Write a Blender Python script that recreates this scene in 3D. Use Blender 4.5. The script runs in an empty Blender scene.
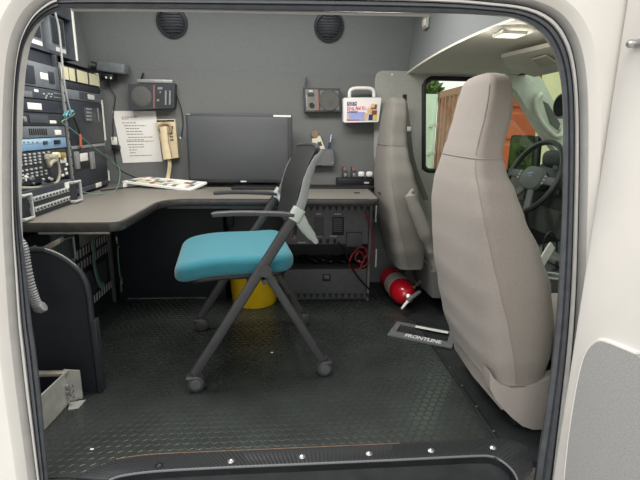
import bpy, bmesh, math, random
from math import sin, cos, pi, radians, sqrt, atan2
from mathutils import Vector, Matrix
random.seed(7)
V = Vector
SC = bpy.context.scene
COL = SC.collection

# ------------------------------------------------------------------ camera
YAW, PITCH, ROLL, F, H = radians(4.514), radians(-13.682), radians(.802), 465.6, 1.08
cf = V((sin(YAW)*cos(PITCH), cos(YAW)*cos(PITCH), sin(PITCH)))
r0 = V((cos(YAW), -sin(YAW), 0)); u0 = r0.cross(cf)
cr = cos(ROLL)*r0 + sin(ROLL)*u0; cu = -sin(ROLL)*r0 + cos(ROLL)*u0
CO = V((0, 0, H))
cam = bpy.data.cameras.new('camera'); cam.sensor_width = 36; cam.lens = F/640*36
cam.clip_start = .02; cam.clip_end = 200
camo = bpy.data.objects.new('camera', cam); COL.objects.link(camo)
camo.matrix_world = Matrix(((cr.x, cu.x, -cf.x, CO.x), (cr.y, cu.y, -cf.y, CO.y), (cr.z, cu.z, -cf.z, CO.z), (0, 0, 0, 1)))
SC.camera = camo

def at(x, y, X=None, Y=None, Z=None):
    """world point measured off the photograph on a known plane"""
    d = cf*F + cr*(x-320) - cu*(y-240)
    t = (X-CO.x)/d.x if X is not None else (Y-CO.y)/d.y if Y is not None else (Z-CO.z)/d.z
    return CO + d*t

# ------------------------------------------------------------------ materials
def lin(c):
    return tuple(((v/255)/12.92 if v <= 10 else (((v/255)+.055)/1.055)**2.4) for v in c) + (1,)
MATS = {}
def mat(name, c, rough=.5, metal=0, noise=0, nscale=60, bump=0, bscale=200, spec=.5, trans=0, ior=1.45, coat=0, sheen=0, c2=None, stretch=None):
    m = bpy.data.materials.new(name); m.use_nodes = True
    nt = m.node_tree; b = nt.nodes['Principled BSDF']
    b.inputs['Base Color'].default_value = lin(c); b.inputs['Roughness'].default_value = rough
    b.inputs['Metallic'].default_value = metal; b.inputs['Specular IOR Level'].default_value = spec
    b.inputs['Transmission Weight'].default_value = trans; b.inputs['IOR'].default_value = ior
    b.inputs['Coat Weight'].default_value = coat; b.inputs['Sheen Weight'].default_value = sheen
    tc = nt.nodes.new('ShaderNodeTexCoord'); src = tc.outputs['Object']
    if stretch:
        mp = nt.nodes.new('ShaderNodeMapping'); mp.inputs['Scale'].default_value = stretch
        nt.links.new(src, mp.inputs[0]); src = mp.outputs[0]
    if noise or c2:
        n = nt.nodes.new('ShaderNodeTexNoise'); n.inputs['Scale'].default_value = nscale; n.inputs['Detail'].default_value = 5
        nt.links.new(src, n.inputs['Vector'])
        rp = nt.nodes.new('ShaderNodeValToRGB'); a = lin(c)
        d = lin(c2) if c2 else tuple(min(1, v*(1+noise)) for v in a[:3]) + (1,)
        e = a if c2 else tuple(v*(1-noise) for v in a[:3]) + (1,)
        rp.color_ramp.elements[0].color = e; rp.color_ramp.elements[1].color = d
        rp.color_ramp.elements[0].position = .32; rp.color_ramp.elements[1].position = .68
        nt.links.new(n.outputs['Fac'], rp.inputs[0]); nt.links.new(rp.outputs[0], b.inputs['Base Color'])
    if bump:
        n2 = nt.nodes.new('ShaderNodeTexNoise'); n2.inputs['Scale'].default_value = bscale; n2.inputs['Detail'].default_value = 3
        nt.links.new(src, n2.inputs['Vector'])
        bp = nt.nodes.new('ShaderNodeBump'); bp.inputs['Strength'].default_value = bump; bp.inputs['Distance'].default_value = .004
        nt.links.new(n2.outputs['Fac'], bp.inputs['Height']); nt.links.new(bp.outputs[0], b.inputs['Normal'])
    MATS[name] = m
    return m
M = MATS
mat('body_white', (224, 220, 214), .35, noise=.03, nscale=6, coat=.3)
mat('door_white', (226, 222, 217), .4, noise=.03, nscale=5)
mat('door_fabric', (158, 158, 157), .9, noise=.16, nscale=260, bump=.4, bscale=220)
mat('seal', (76, 79, 84), .45, noise=.15, nscale=30)
mat('seal_light', (100, 103, 108), .5)
mat('flange', (190, 188, 185), .45, noise=.06, nscale=20)
mat('wall_fabric', (105, 107, 107), .95, noise=.05, nscale=90, bump=.35, bscale=400)
mat('roof_fabric', (116, 120, 121), .95, noise=.04, nscale=60, bump=.3, bscale=400)
mat('headliner', (214, 212, 200), .95, noise=.06, nscale=120, bump=.25, bscale=400)
mat('trim_grey', (150, 151, 146), .7, noise=.05, nscale=60, bump=.15, bscale=300)
mat('pillar', (186, 190, 178), .6, noise=.04, nscale=40, bump=.1, bscale=300)
mat('mat_rubber', (42, 46, 44), .40, noise=.18, nscale=5, bump=.03, bscale=40)
mat('mat_coin', (48, 52, 50), .26, noise=.18, nscale=5, bump=.03, bscale=40)
mat('floor_black', (30, 32, 34), .6, noise=.3, nscale=10, bump=.3, bscale=60)
mat('rim_black', (46, 48, 52), .25)
mat('step_black', (48, 50, 52), .36, noise=.25, nscale=14)
mat('tread', (46, 47, 49), .4)
mat('brown_edge', (116, 92, 68), .8, noise=.3, nscale=40)
mat('laminate', (112, 108, 102), .42, noise=.06, nscale=120)
mat('edge_black', (52, 51, 50), .2, noise=.2, nscale=30)
mat('black', (24, 25, 27), .5, noise=.2, nscale=30)
mat('black_gloss', (20, 21, 23), .18)
mat('black_matte', (28, 29, 31), .8, noise=.2, nscale=60)
mat('navy_black', (26, 31, 37), .6, noise=.2, nscale=8)
mat('rack_black', (62, 67, 74), .5, noise=.15, nscale=30)
mat('rack_dark', (44, 48, 55), .5, noise=.15, nscale=30)
mat('rack_grey', (98, 103, 108), .5, noise=.1, nscale=30)
mat('rack_rail', (140, 142, 142), .4, metal=.3, noise=.12, nscale=50)
mat('panel_blue', (112, 146, 176), .5, noise=.05, nscale=20)
mat('panel_blue_light', (150, 176, 194), .5)
mat('cream', (196, 192, 160), .7, noise=.04, nscale=20)
mat('label_white', (216, 216, 210), .7, noise=.03, nscale=40)
mat('white_plastic', (222, 222, 218), .4)
mat('handle_grey', (176, 180, 178), .4, metal=.2)
mat('aluminium', (178, 178, 172), .42, metal=.35, noise=.12, nscale=25)
mat('steel', (190, 190, 190), .3, metal=.9)
mat('zinc', (178, 172, 160), .45, metal=.6, noise=.2, nscale=40)
mat('chair_frame', (54, 54, 56), .38, noise=.1, nscale=40, spec=.6)
mat('chair_mesh', (30, 30, 32), .85, noise=.45, nscale=260, bump=.5, bscale=320)
mat('chair_grey', (118, 122, 122), .45, noise=.05, nscale=20)
mat('chair_silver', (176, 186, 180), .35, metal=.3)
mat('blue_fabric', (37, 106, 119), .95, noise=.14, nscale=240, bump=.5, bscale=420, sheen=.2)
mat('yellow', (236, 196, 30), .42, noise=.06, nscale=12)
mat('red_gloss', (176, 18, 34), .22, coat=.5)
mat('foil_label', (170, 166, 158), .4, metal=.2, noise=.12, nscale=50)
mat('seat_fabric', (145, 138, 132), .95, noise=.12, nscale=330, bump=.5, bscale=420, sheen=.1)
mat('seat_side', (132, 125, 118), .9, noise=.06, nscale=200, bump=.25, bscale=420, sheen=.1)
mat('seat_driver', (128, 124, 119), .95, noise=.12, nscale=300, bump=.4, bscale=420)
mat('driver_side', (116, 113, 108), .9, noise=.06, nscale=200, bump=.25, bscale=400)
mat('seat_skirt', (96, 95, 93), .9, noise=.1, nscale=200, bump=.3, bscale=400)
mat('seat_plastic', (152, 145, 140), .5, noise=.03, nscale=60, bump=.08, bscale=600)
mat('screen', (72, 74, 77), .3, noise=.04, nscale=3)
mat('bezel', (52, 54, 57), .4)
mat('badge', (200, 200, 200), .4)
mat('phone_cream', (206, 190, 158), .4, noise=.03, nscale=30)
mat('phone_dark', (150, 134, 106), .5)
mat('paper', (222, 220, 216), .85, noise=.02, nscale=20)
mat('ink', (70, 70, 72), .8)
mat('radio_dark', (52, 55, 60), .5, noise=.1, nscale=60)
mat('radio_grey', (112, 110, 106), .5, noise=.08, nscale=60)
mat('radio_red', (150, 92, 88), .5)
mat('grille', (84, 84, 82), .7, noise=.25, nscale=300, bump=.5, bscale=500)
mat('navy', (34, 48, 104), .6)
mat('kit_white', (224, 222, 220), .4)
mat('kit_red', (190, 30, 44), .6)
mat('kit_pink', (232, 220, 222), .6)
mat('kit_blue', (150, 160, 210), .6, noise=.1, nscale=20)
mat('kit_brown', (120, 70, 50), .6)
mat('kit_tan', (216, 180, 130), .6)
mat('kit_yellow', (220, 190, 80), .6)
mat('cork', (132, 112, 88), .8, noise=.2, nscale=80)
mat('tag_cream', (206, 200, 180), .7)
mat('wire_red', (150, 30, 38), .5)
mat('wire_green', (94, 130, 116), .5)
mat('wire_teal', (70, 160, 190), .5)
mat('wire_grey', (130, 132, 132), .5)
mat('wire_beige', (136, 132, 118), .5)
mat('hose_grey', (128, 130, 132), .5)
mat('wire_orange', (160, 86, 60), .5)
mat('brass', (200, 170, 90), .35, metal=.6)
mat('console_grey', (100, 102, 104), .5, noise=.1, nscale=40)
mat('console_dark', (76, 78, 80), .55, noise=.1, nscale=40)
mat('grey_box', (120, 122, 120), .6, noise=.08, nscale=40)
mat('perf_light', (190, 192, 190), .6)
mat('wheel_black', (44, 47, 47), .42, noise=.08, nscale=100)
mat('wheel_hub', (82, 88, 84), .5, noise=.06, nscale=60)
mat('emblem', (176, 184, 188), .25, metal=.6)
mat('dash', (48, 52, 52), .6, noise=.1, nscale=80)
mat('dash_grey', (84, 88, 84), .6, noise=.1, nscale=80)
mat('lens', (206, 204, 190), .4, noise=.08, nscale=200)
mat('visor_label', (196, 192, 176), .7, noise=.1, nscale=120)
mat('container_brown', (168, 116, 88), .6, c2=(140, 94, 72), nscale=4)
mat('container_red', (206, 112, 74), .55, c2=(186, 94, 60), nscale=3)
mat('container_green', (208, 228, 210), .5)
mat('asphalt', (172, 170, 164), .9, noise=.2, nscale=30)
mat('pale_wall', (206, 202, 160), .8, noise=.08, nscale=3)
mat('leaf', (96, 118, 60), .7, c2=(58, 80, 36), nscale=9)
mat('bark', (90, 72, 56), .9, noise=.2, nscale=30)
mat('mirror', (230, 232, 230), .02, metal=1)
mat('pink_ring', (140, 120, 116), .4)
def glass(name, tint, mixf):
    m = bpy.data.materials.new(name); m.use_nodes = True; nt = m.node_tree
    for n in list(nt.nodes): nt.nodes.remove(n)
    o = nt.nodes.new('ShaderNodeOutputMaterial'); t = nt.nodes.new('ShaderNodeBsdfTransparent'); g = nt.nodes.new('ShaderNodeBsdfGlossy')
    t.inputs[0].default_value = lin(tint); g.inputs['Roughness'].default_value = .02
    x = nt.nodes.new('ShaderNodeMixShader'); x.inputs[0].default_value = mixf
    nt.links.new(t.outputs[0], x.inputs[1]); nt.links.new(g.outputs[0], x.inputs[2]); nt.links.new(x.outputs[0], o.inputs[0])
    MATS[name] = m
glass('pane', (238, 246, 238), .03)

# ------------------------------------------------------------------ mesh builder
class MB:
    def __init__(s): s.v = []; s.f = []; s.m = []; s.mats = []
    def mi(s, m):
        if m not in s.mats: s.mats.append(m)
        return s.mats.index(m)
    def add(s, vs, fs, m):
        k = len(s.v); i = s.mi(m)
        s.v += [V(p) for p in vs]; s.f += [tuple(k+j for j in f) for f in fs]; s.m += [i]*len(fs)
        return s
    def bm(s, b, m, mx=None):
        b.verts.ensure_lookup_table(); b.verts.index_update()
        return s.add([(mx @ v.co) if mx else v.co.copy() for v in b.verts], [[v.index for v in f.verts] for f in b.faces], m)
    def box(s, c, d, m, bev=0, seg=2, mx=None):
        b = bmesh.new(); bmesh.ops.create_cube(b, size=1)
        for v in b.verts: v.co = V((v.co.x*d[0], v.co.y*d[1], v.co.z*d[2]))
        if bev: bmesh.ops.bevel(b, geom=b.edges[:], offset=min(bev, min(d)*.49), segments=seg, profile=.5, affect='EDGES')
        T = Matrix.Translation(c)
        s.bm(b, m, (mx @ T) if mx else T); b.free(); return s
    def bb(s, lo, hi, m, bev=0, seg=2, mx=None):
        lo, hi = V(lo), V(hi)
        return s.box((lo+hi)/2, [abs(a) for a in (hi-lo)], m, bev, seg, mx)
    def tube(s, pts, r, m, n=10, cap=True, smooth=0, sq=None):
        pts = [V(p) for p in pts]
        if smooth: pts = catmull(pts, smooth)
        rs = r if isinstance(r, (list, tuple)) else [r]*len(pts)
        if len(rs) != len(pts): rs = [rs[min(len(rs)-1, int(i*len(rs)/len(pts)))] for i in range(len(pts))]
        up = None; vs = []; fs = []
        for i, p in enumerate(pts):
            t = (pts[min(i+1, len(pts)-1)]-pts[max(i-1, 0)])
            t = t.normalized() if t.length > 1e-9 else V((0, 0, 1))
            if up is None:
                up = V((0, 0, 1)) if abs(t.z) < .9 else V((0, 1, 0))
                if sq and len(sq) > 2: up = V(sq[2])
            a = t.cross(up).normalized(); up2 = a.cross(t).normalized(); up = up2
            for k in range(n):
                q = 2*pi*k/n; ca, sa = cos(q), sin(q)
                if sq:
                    e = .55; ca = math.copysign(abs(ca)**e, ca); sa = math.copysign(abs(sa)**e, sa)
                    vs.append(p + a*ca*sq[0]*rs[i] + up2*sa*sq[1]*rs[i])
                else: vs.append(p + a*ca*rs[i] + up2*sa*rs[i])
        for i in range(len(pts)-1):
            for k in range(n): fs.append((i*n+k, i*n+(k+1) % n, (i+1)*n+(k+1) % n, (i+1)*n+k))
        if cap: fs.append(tuple(range(n-1, -1, -1))); fs.append(tuple((len(pts)-1)*n+k for k in range(n)))
        return s.add(vs, fs, m)
    def cyl(s, a, b, r, m, n=20, r2=None):
        return s.tube([a, b], [r, r if r2 is None else r2], m, n)
    def lathe(s, a, ax, prof, m, n=28):
        """prof: (distance along axis, radius)"""
        a = V(a); ax = V(ax).normalized(); up = V((0, 0, 1)) if abs(ax.z) < .9 else V((1, 0, 0))
        x = ax.cross(up).normalized(); y = ax.cross(x); vs = []; fs = []
        for h, r in prof:
            for k in range(n): q = 2*pi*k/n; vs.append(a+ax*h+x*cos(q)*r+y*sin(q)*r)
        for i in range(len(prof)-1):
            for k in range(n): fs.append((i*n+k, i*n+(k+1) % n, (i+1)*n+(k+1) % n, (i+1)*n+k))
        if prof[0][1] > 1e-4: fs.append(tuple(range(n-1, -1, -1)))
        if prof[-1][1] > 1e-4: fs.append(tuple((len(prof)-1)*n+k for k in range(n)))
        return s.add(vs, fs, m)
    def prism(s, poly, off, m):
        """poly: 3-D loop, off: extrusion vector"""
        b = bmesh.new(); vs = [b.verts.new(V(p)) for p in poly]
        f = b.faces.new(vs); off = V(off)
        r = bmesh.ops.extrude_face_region(b, geom=[f])
        bmesh.ops.translate(b, verts=[g for g in r['geom'] if isinstance(g, bmesh.types.BMVert)], vec=off)
        bmesh.ops.triangulate(b, faces=[g for g in b.faces if len(g.verts) > 4])
        bmesh.ops.recalc_face_normals(b, faces=b.faces[:])
        s.bm(b, m); b.free(); return s
    def loft(s, rings, m, cap=True, closed=True):
        n = len(rings[0]); vs = [p for r in rings for p in r]; fs = []
        for i in range(len(rings)-1):
            for k in range(n if closed else n-1): fs.append((i*n+k, i*n+(k+1) % n, (i+1)*n+(k+1) % n, (i+1)*n+k))
        if cap: fs.append(tuple(range(n-1, -1, -1))); fs.append(tuple((len(rings)-1)*n+k for k in range(n)))
        return s.add(vs, fs, m)
    def slab(s, fn, nu, nv, th, m):
        """fn(a,b)->(point, thickness direction); closed slab"""
        vs = []; fs = []
        for j in range(nv+1):
            for i in range(nu+1):
                p, d = fn(i/nu, j/nv); vs.append(V(p))
        N = len(vs)
        for j in range(nv+1):
            for i in range(nu+1):
                p, d = fn(i/nu, j/nv); vs.append(V(p)+V(d)*th)
        W_ = nu+1
        for j in range(nv):
            for i in range(nu):
                a = j*W_+i; fs.append((a, a+1, a+1+W_, a+W_)); fs.append((N+a, N+a+W_, N+a+1+W_, N+a+1))
        rim = [i for i in range(nu+1)] + [j*W_+nu for j in range(1, nv+1)] + [nv*W_+i for i in range(nu-1, -1, -1)] + [j*W_ for j in range(nv-1, 0, -1)]
        for k in range(len(rim)):
            a, b = rim[k], rim[(k+1) % len(rim)]; fs.append((b, a, N+a, N+b))
        return s.add(vs, fs, m)
    def text(s, body, o, x, y, size, m, depth=.0008, align='LEFT', width=None, bold=0):
        cu_ = bpy.data.curves.new('lettering', 'FONT'); cu_.body = body; cu_.size = 1; cu_.extrude = 0; cu_.align_x = align; cu_.resolution_u = 3; cu_.offset = bold
        ob = bpy.data.objects.new('lettering', cu_); me = ob.to_mesh()
        x = V(x).normalized(); y = V(y).normalized(); z = x.cross(y); o = V(o)
        xs = [v.co.x for v in me.vertices]; k = 1
        if width: k = width/((max(xs)-min(xs))*size)
        vs = [o + x*(v.co.x*size*k) + y*v.co.y*size + z*depth for v in me.vertices]
        s.add(vs, [tuple(p.vertices) for p in me.polygons], m)
        ob.to_mesh_clear(); bpy.data.objects.remove(ob); bpy.data.curves.remove(cu_)
        return s

def catmull(p, n):
    q = [p[0]*2-p[1]]+p+[p[-1]*2-p[-2]]; out = []
    for i in range(1, len(q)-2):
        for k in range(n):
            t = k/n; a, b, c, d = q[i-1], q[i], q[i+1], q[i+2]
            out.append(.5*((2*b)+(c-a)*t+(2*a-5*b+4*c-d)*t*t+(3*b-a-3*c+d)*t**3))
    return out+[p[-1]]

WM = {}
def build(name, mb, parent=None, local=False, smooth=True, origin=None):
    """links a builder as ONE mesh object; coordinates are world unless local"""
    me = bpy.data.meshes.new(name)
    if parent: base = WM[parent]
    else:
        if origin is None:
            lo = [min(p[i] for p in mb.v) for i in range(3)]; hi = [max(p[i] for p in mb.v) for i in range(3)]
            origin = V(((lo[0]+hi[0])/2, (lo[1]+hi[1])/2, lo[2]))
        base = Matrix.Translation(origin)
    inv = base.inverted()
    vs = mb.v if local else [inv @ p for p in mb.v]
    me.from_pydata([tuple(p) for p in vs], [], mb.f); me.update()
    for m in mb.mats: me.materials.append(MATS[m])
    me.polygons.foreach_set('material_index', mb.m)
    b = bmesh.new(); b.from_mesh(me); bmesh.ops.recalc_face_normals(b, faces=b.faces[:]); b.to_mesh(me); b.free()
    if smooth:
        me.polygons.foreach_set('use_smooth', [True]*len(me.polygons)); me.set_sharp_from_angle(angle=radians(38))
    o = bpy.data.objects.new(name, me); COL.objects.link(o)
    if parent: o.parent = parent; WM[o] = base
    else: o.location = origin; WM[o] = base
    return o
def tag(o, label, cat, group=None):
    o['label'] = label; o['category'] = cat
    if group: o['group'] = group
    return o
def thing(name, label, cat, loc, rz=0, group=None):
    o = bpy.data.objects.new(name, None); COL.objects.link(o); o.empty_display_size = .05
    o.location = loc; o.rotation_euler = (0, 0, rz)
    WM[o] = Matrix.Translation(loc) @ Matrix.Rotation(rz, 4, 'Z')
    return tag(o, label, cat, group)
def struct(name, mb, parent=None, smooth=True):
    o = build(name, mb, parent, smooth=smooth)
    if not parent: o['kind'] = 'structure'
    return o
def one(name, mb, label, cat, group=None): return tag(build(name, mb), label, cat, group)

YF = 3.15          # far side wall
XB = .80           # end of the raised roof
def round_poly(pts, rad, n=6):
    """2-D polygon with rounded corners; rad per corner"""
    out = []
    for i, p in enumerate(pts):
        p = V(p); a = V(pts[i-1]); b = V(pts[(i+1) % len(pts)]); r = rad[i] if isinstance(rad, (list, tuple)) else rad
        if r <= 0: out.append(p); continue
        d1 = (a-p).normalized(); d2 = (b-p).normalized()
        ang = d1.angle(d2); t = min(r/math.tan(ang/2), (a-p).length*.49, (b-p).length*.49)
        p1 = p+d1*t; p2 = p+d2*t
        for k in range(n+1):
            s = k/n; out.append((1-s)**2*p1+2*s*(1-s)*p+s*s*p2)
    return out

# ================================================================== SETTING
# floor: cab / base floor with the step-well cut out of it
SW_FAR = [(77, 478), (95, 468), (116, 460), (138, 456.5), (161, 454.5), (230, 451.5), (300, 448.5), (400, 444), (470, 440.5), (497, 439)]
SW_NEAR = [(109, 480), (120, 476), (142, 472.5), (172, 470), (230, 467), (300, 464), (400, 459.5), (470, 456), (490, 456), (502, 461), (514, 472), (519, 484)]
near3 = [at(x, y, Z=0) for x, y in SW_NEAR]; far3 = [at(x, y, Z=0) for x, y in SW_FAR]
near2 = [(p.x, p.y) for p in near3]
near2 = [(near2[0][0]-.03, 1.287)] + near2[0:] + [(near2[-1][0]+.005, 1.287)]
fl = [(-1.95, 1.287)] + near2 + [(2.6, 1.287), (2.6, YF+.05), (-1.95, YF+.05)]
struct('floor', MB().prism([(x, y, -.03) for x, y in fl], (0, 0, .026), 'floor_black'))
# rubber mat with raised coins
mp = [(-1.15, 1.30), (far3[0].x-.035, 1.30)] + [(p.x, p.y) for p in far3[:-1]] + [(.748, far3[-1].y), (.748, 2.42), (.62, 2.78), (.62, YF-.005), (-1.15, YF-.005)]
mb = MB().prism([(x, y, -.004) for x, y in mp], (0, 0, .0035), 'mat_rubber')
def inside(x, y, poly):
    c = False; j = len(poly)-1
    for i in range(len(poly)):
        xi, yi = poly[i]; xj, yj = poly[j]
        if (yi > y) != (yj > y) and x < (xj-xi)*(y-yi)/(yj-yi)+xi: c = not c
        j = i
    return c
R_ = .0165; px_ = .0335; py_ = px_*.866
row = 0; y = 1.335
while y < 2.85:
    x = -.95 + (px_/2 if row % 2 else 0)
    while x < .745:
        if all(inside(x+R_*cos(a), y+R_*sin(a), mp) for a in (0, 2.1, 4.2)):
            vs = [(x+R_*sin(k*pi/3), y+R_*cos(k*pi/3), -.0005) for k in range(6)] + [(x+R_*.88*sin(k*pi/3), y+R_*.88*cos(k*pi/3), -.0001) for k in range(6)]
            mb.add(vs, [(k, (k+1) % 6, 6+(k+1) % 6, 6+k) for k in range(6)] + [tuple(range(6, 12))], 'mat_coin')
        x += px_
    y += py_; row += 1
fm = build('floor_mat', mb, smooth=False); tag(fm, 'black rubber floor mat with raised hexagonal coin pattern covering the van floor', 'floor mat')
# mat edge bar on the right with rivets
mb = MB().bb((.749, 1.40, -.004), (.768, 2.42, .003), 'black', .002)
e = struct('trim_1', mb)
rv = MB()
for k in range(7): rv.lathe((.762, 1.44+k*.155, .004), (0, 0, 1), [(0, .004), (.002, .003), (.0025, 0)], 'rack_grey', 8)
build('rivets', rv, e)
# ribbed tread strip between mat and step
N_ = 40
def along(pts, t):
    L = [0]
    for a, b in zip(pts, pts[1:]): L.append(L[-1]+(b-a).length)
    d = t*L[-1]
    for i in range(len(pts)-1):
        if d <= L[i+1]: return pts[i].lerp(pts[i+1], (d-L[i])/(L[i+1]-L[i]))
    return pts[-1]
fs3 = far3 + [at(512, 440, Z=0), at(527, 447, Z=0), at(531, 458, Z=0), at(533, 470, Z=0)]
mb = MB(); rings = []
nr = 220
for i in range(nr+1):
    t = i/nr; a = along(fs3, t); b = along(near3, t); h = .0055 if i % 2 else .001
    rings.append([V((a.x, a.y, -.0035)), V((a.x, a.y, .002)), V((a.x*.85+b.x*.15, a.y*.85+b.y*.15, h)), V((a.x*.2+b.x*.8, a.y*.2+b.y*.8, h)), V((b.x, b.y, .002)), V((b.x, b.y, -.0035))])
mb.loft(rings, 'tread')
st = struct('trim_2', mb)
lip = MB().tube([p+V((0, 0, -.001)) for p in near3], .004, 'seal_light', 8, smooth=3); build('strip_lip', lip, st)
br = MB().tube([p+V((0, .002, .001)) for p in far3[2:8]], .002, 'brown_edge', 6, smooth=3); build('frayed_edge', br, st)
for x, y in ((159, 466), (231, 461.5), (302, 457), (369, 454), (431, 451), (493, 448)):
    p = at(x, y, Z=.003)
    o = build('bolt', MB().lathe(p, (0, 0, 1), [(0, .0125), (.003, .0125), (.007, .008), (.0085, 0)], 'steel' if x > 200 else 'black', 12), st)
# step well
mb = MB(); nb = [V((p[0], p[1], 0)) for p in near2]
rings = []
for dz, k in ((-.004, 0), (-.06, 0), (-.2, 1), (-.26, 1)):
    rings.append([V((q.x, q.y+(-.01 if k else 0), dz)) for q in nb])
vs = [p for r in rings for p in r]; n = len(nb)
mb.add(vs, [(i*n+k, i*n+k+1, (i+1)*n+k+1, (i+1)*n+k) for i in range(3) for k in range(n-1)], 'step_black')
mb.bb((-.62, 1.05, -.30), (.93, 1.45, -.26), 'step_black', .004)
struct('trim_3', mb)

# far side wall (grey felt), with window hole on the cab side
WIN = [(428+0, 172)]
wx0, wz0, wz1 = .905, .80, 1.395
a1 = at(516, 90, Y=3.12); a2 = at(560, 153, Y=3.12)
sl = (a2.z-a1.z)/(a2.x-a1.x)
xa = a1.x + (wz1-a1.z)/sl; xb = a1.x + (wz0-a1.z)/sl
hole = round_poly([(wx0+.04, wz0), (wx0, wz1), (xa, wz1), (xb, wz0)], [.05, .075, .07, .03], 6)
struct('wall_far', MB().bb((-1.95, YF, -.03), (.90, YF+.04, 1.42), 'wall_fabric'))
mb = MB()     # cab side: door skin with hole
outer = [(.575, -.03), (.575, 1.44), (2.62, 1.44), (2.62, -.03)]
def plate_with_hole(mb, outer, hole, Y0, Y1, m):
    b = bmesh.new()
    vo = [b.verts.new((x, Y0, z)) for x, z in outer]; vh = [b.verts.new((x, Y0, z)) for x, z in hole]
    eds = [b.edges.new((vo[i], vo[(i+1) % len(vo)])) for i in range(len(vo))] + [b.edges.new((vh[i], vh[(i+1) % len(vh)])) for i in range(len(vh))]
    bmesh.ops.triangle_fill(b, use_beauty=True, edges=eds)
    r = bmesh.ops.extrude_face_region(b, geom=b.faces[:])
    bmesh.ops.translate(b, verts=[g for g in r['geom'] if isinstance(g, bmesh.types.BMVert)], vec=(0, Y1-Y0, 0))
    mb.bm(b, m); b.free(); return mb
plate_with_hole(mb, [(.86, -.03), (.86, 1.44), (xa+.05, 1.44), (xb+.13, .74), (2.62, .74), (2.62, -.03)], [tuple(p) for p in hole], 3.115, 3.19, 'trim_grey')
d2 = struct('door_2', mb)
build('armrest', MB().bb((1.1, 3.04, .52), (1.7, 3.13, .60), 'dash_grey', .02, 3), d2)
# window gasket + glass
cen = sum((V(p) for p in hole), V((0, 0)))/len(hole)
def ring_of(poly, off, Y): return [V((p[0]+(p[0]-cen.x)/abs((V(p)-cen).length)*off, Y, p[1]+(p[1]-cen.y)/abs((V(p)-cen).length)*off)) for p in poly]
w1 = struct('window_1', MB().prism([(p[0], 3.15, p[1]) for p in hole], (0, .005, 0), 'pane'))
lp = [V((p[0], 3.118, p[1])) for p in hole]
build('window_frame', MB().tube(lp+[lp[0]], .016, 'black', 8, smooth=2), w1)
# division bar of the quarter light
pa = at(546, 100, Y=3.14); 
build('quarter_bar', MB().tube([at(541, 128, Y=3.135), at(536, 190, Y=3.135)], .014, 'black', 8), w1)
# B pillar trim panel, rounded top corner
bp = round_poly([(.64, .72), (.60, .9), (.585, 1.435), (.895, 1.435), (.885, 1.0), (.91, .78), (.91, .70)], [.03, 0, .06, 0, 0, 0, 0], 8)
t4 = struct('trim_4', MB().prism([(x, 3.118, z) for x, z in bp], (0, .03, 0), 'trim_grey'))
q = at(392, 74.5, Y=3.118)
build('screw', MB().lathe(q, (0, -1, 0), [(0, .006), (.003, .005), (.004, 0)], 'white_plastic', 10), t4)
q = at(404.5, 100, Y=3.118)
build('belt_slot', MB().box(q, (.028, .006, .07), 'black', .01, 3), t4)
sb = thing('seat_belt', 'grey seat belt hanging down the pillar beside the driver seat headrest', 'seat belt', at(406, 150, Y=3.03))
q1, q2, q3 = at(404.5, 103, Y=3.065), at(408, 128, Y=3.04), at(412, 160, Y=3.05)
q4 = at(426, 200, Y=3.02)
build('webbing', MB().tube([q1, q2, q3, q4], 1, 'seat_skirt', 8, smooth=4, sq=(.018, .0025, (0, 1, 0))), sb)
build('buckle', MB().box(at(408, 129, Y=3.03), (.035, .012, .03), 'white_plastic', .004, 2, None), sb)
# raised roof side, ceiling, ends
Zs0, Zs1 = 1.412, 1.90
def upper(x, z): return V((x, YF - (z-Zs0)*.42, z))
mb = MB().slab(lambda a, b: (upper(-1.95+(XB+2.0)*a, Zs0+(Zs1-Zs0)*b), (0, 1, .42)), 1, 1, .03, 'roof_fabric')
struct('wall_back', mb)
struct('ceiling', MB().bb((-1.95, 1.24, Zs1), (XB+.04, 3.0, Zs1+.03), 'roof_fabric'))
def zhead(y): return 1.458 - .034*((y-2.2)/.86)**2
def xw(y): return 1.60
# cab headliner (curved)
mb = MB().slab(lambda a, b: (V((XB-.005+(1.54-XB)*a, 1.30+1.84*b, zhead(1.30+1.84*b)-.03*max(0, a-.6))), (0, 0, 1)), 8, 16, .010, 'headliner')
struct('trim_6', mb)
# bulkhead closing the raised roof above the cab
pl = [V((XB, 1.30+1.84*k/12, zhead(1.30+1.84*k/12)+.002)) for k in range(13)]
struct('wall_front', MB().prism(pl + [V((XB, 2.95, Zs1)), V((XB, 1.30, Zs1))], (.03, 0, 0), 'roof_fabric'))
struct('wall_left', MB().bb((-1.99, 1.24, -.03), (-1.95, YF, Zs1), 'wall_fabric'))

# near side: body skin with the side door opening
OUT = [(39, 500), (36, 480), (31, 440), (25, 395), (20, 350), (17, 320), (14, 270), (12, 235), (11, 200), (11, 160), (12, 110), (14, 75), (17, 52), (22, 34), (31, 17), (42, 6), (56, -2), (80, -6), (300, -6), (430, -3), (495, 2), (530, 7), (553, 18), (567, 36), (575, 60), (579, 95), (580, 150), (579, 220), (577, 290), (573, 350), (567, 410), (560, 480), (557, 500)]
INN = [(51, 500), (49, 480), (45, 440), (41, 395), (36, 350), (31.5, 320), (26, 270), (22, 235), (19, 200), (17.5, 160), (17, 120), (18, 92), (20.5, 66), (25, 45), (34, 28), (46, 17), (60, 11), (80, 8), (300, 11), (430, 13), (488, 15.5), (517, 20), (538, 31), (551, 48), (559, 72), (562.5, 105), (563, 160), (561.5, 220), (558, 290), (553, 350), (545, 410), (533.5, 480), (530, 500)]
OUT = [(p.x, p.y) for p in catmull([V(p) for p in OUT], 3)]; INN = [(p.x, p.y) for p in catmull([V(p) for p in INN], 3)]
YN = 1.285
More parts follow.
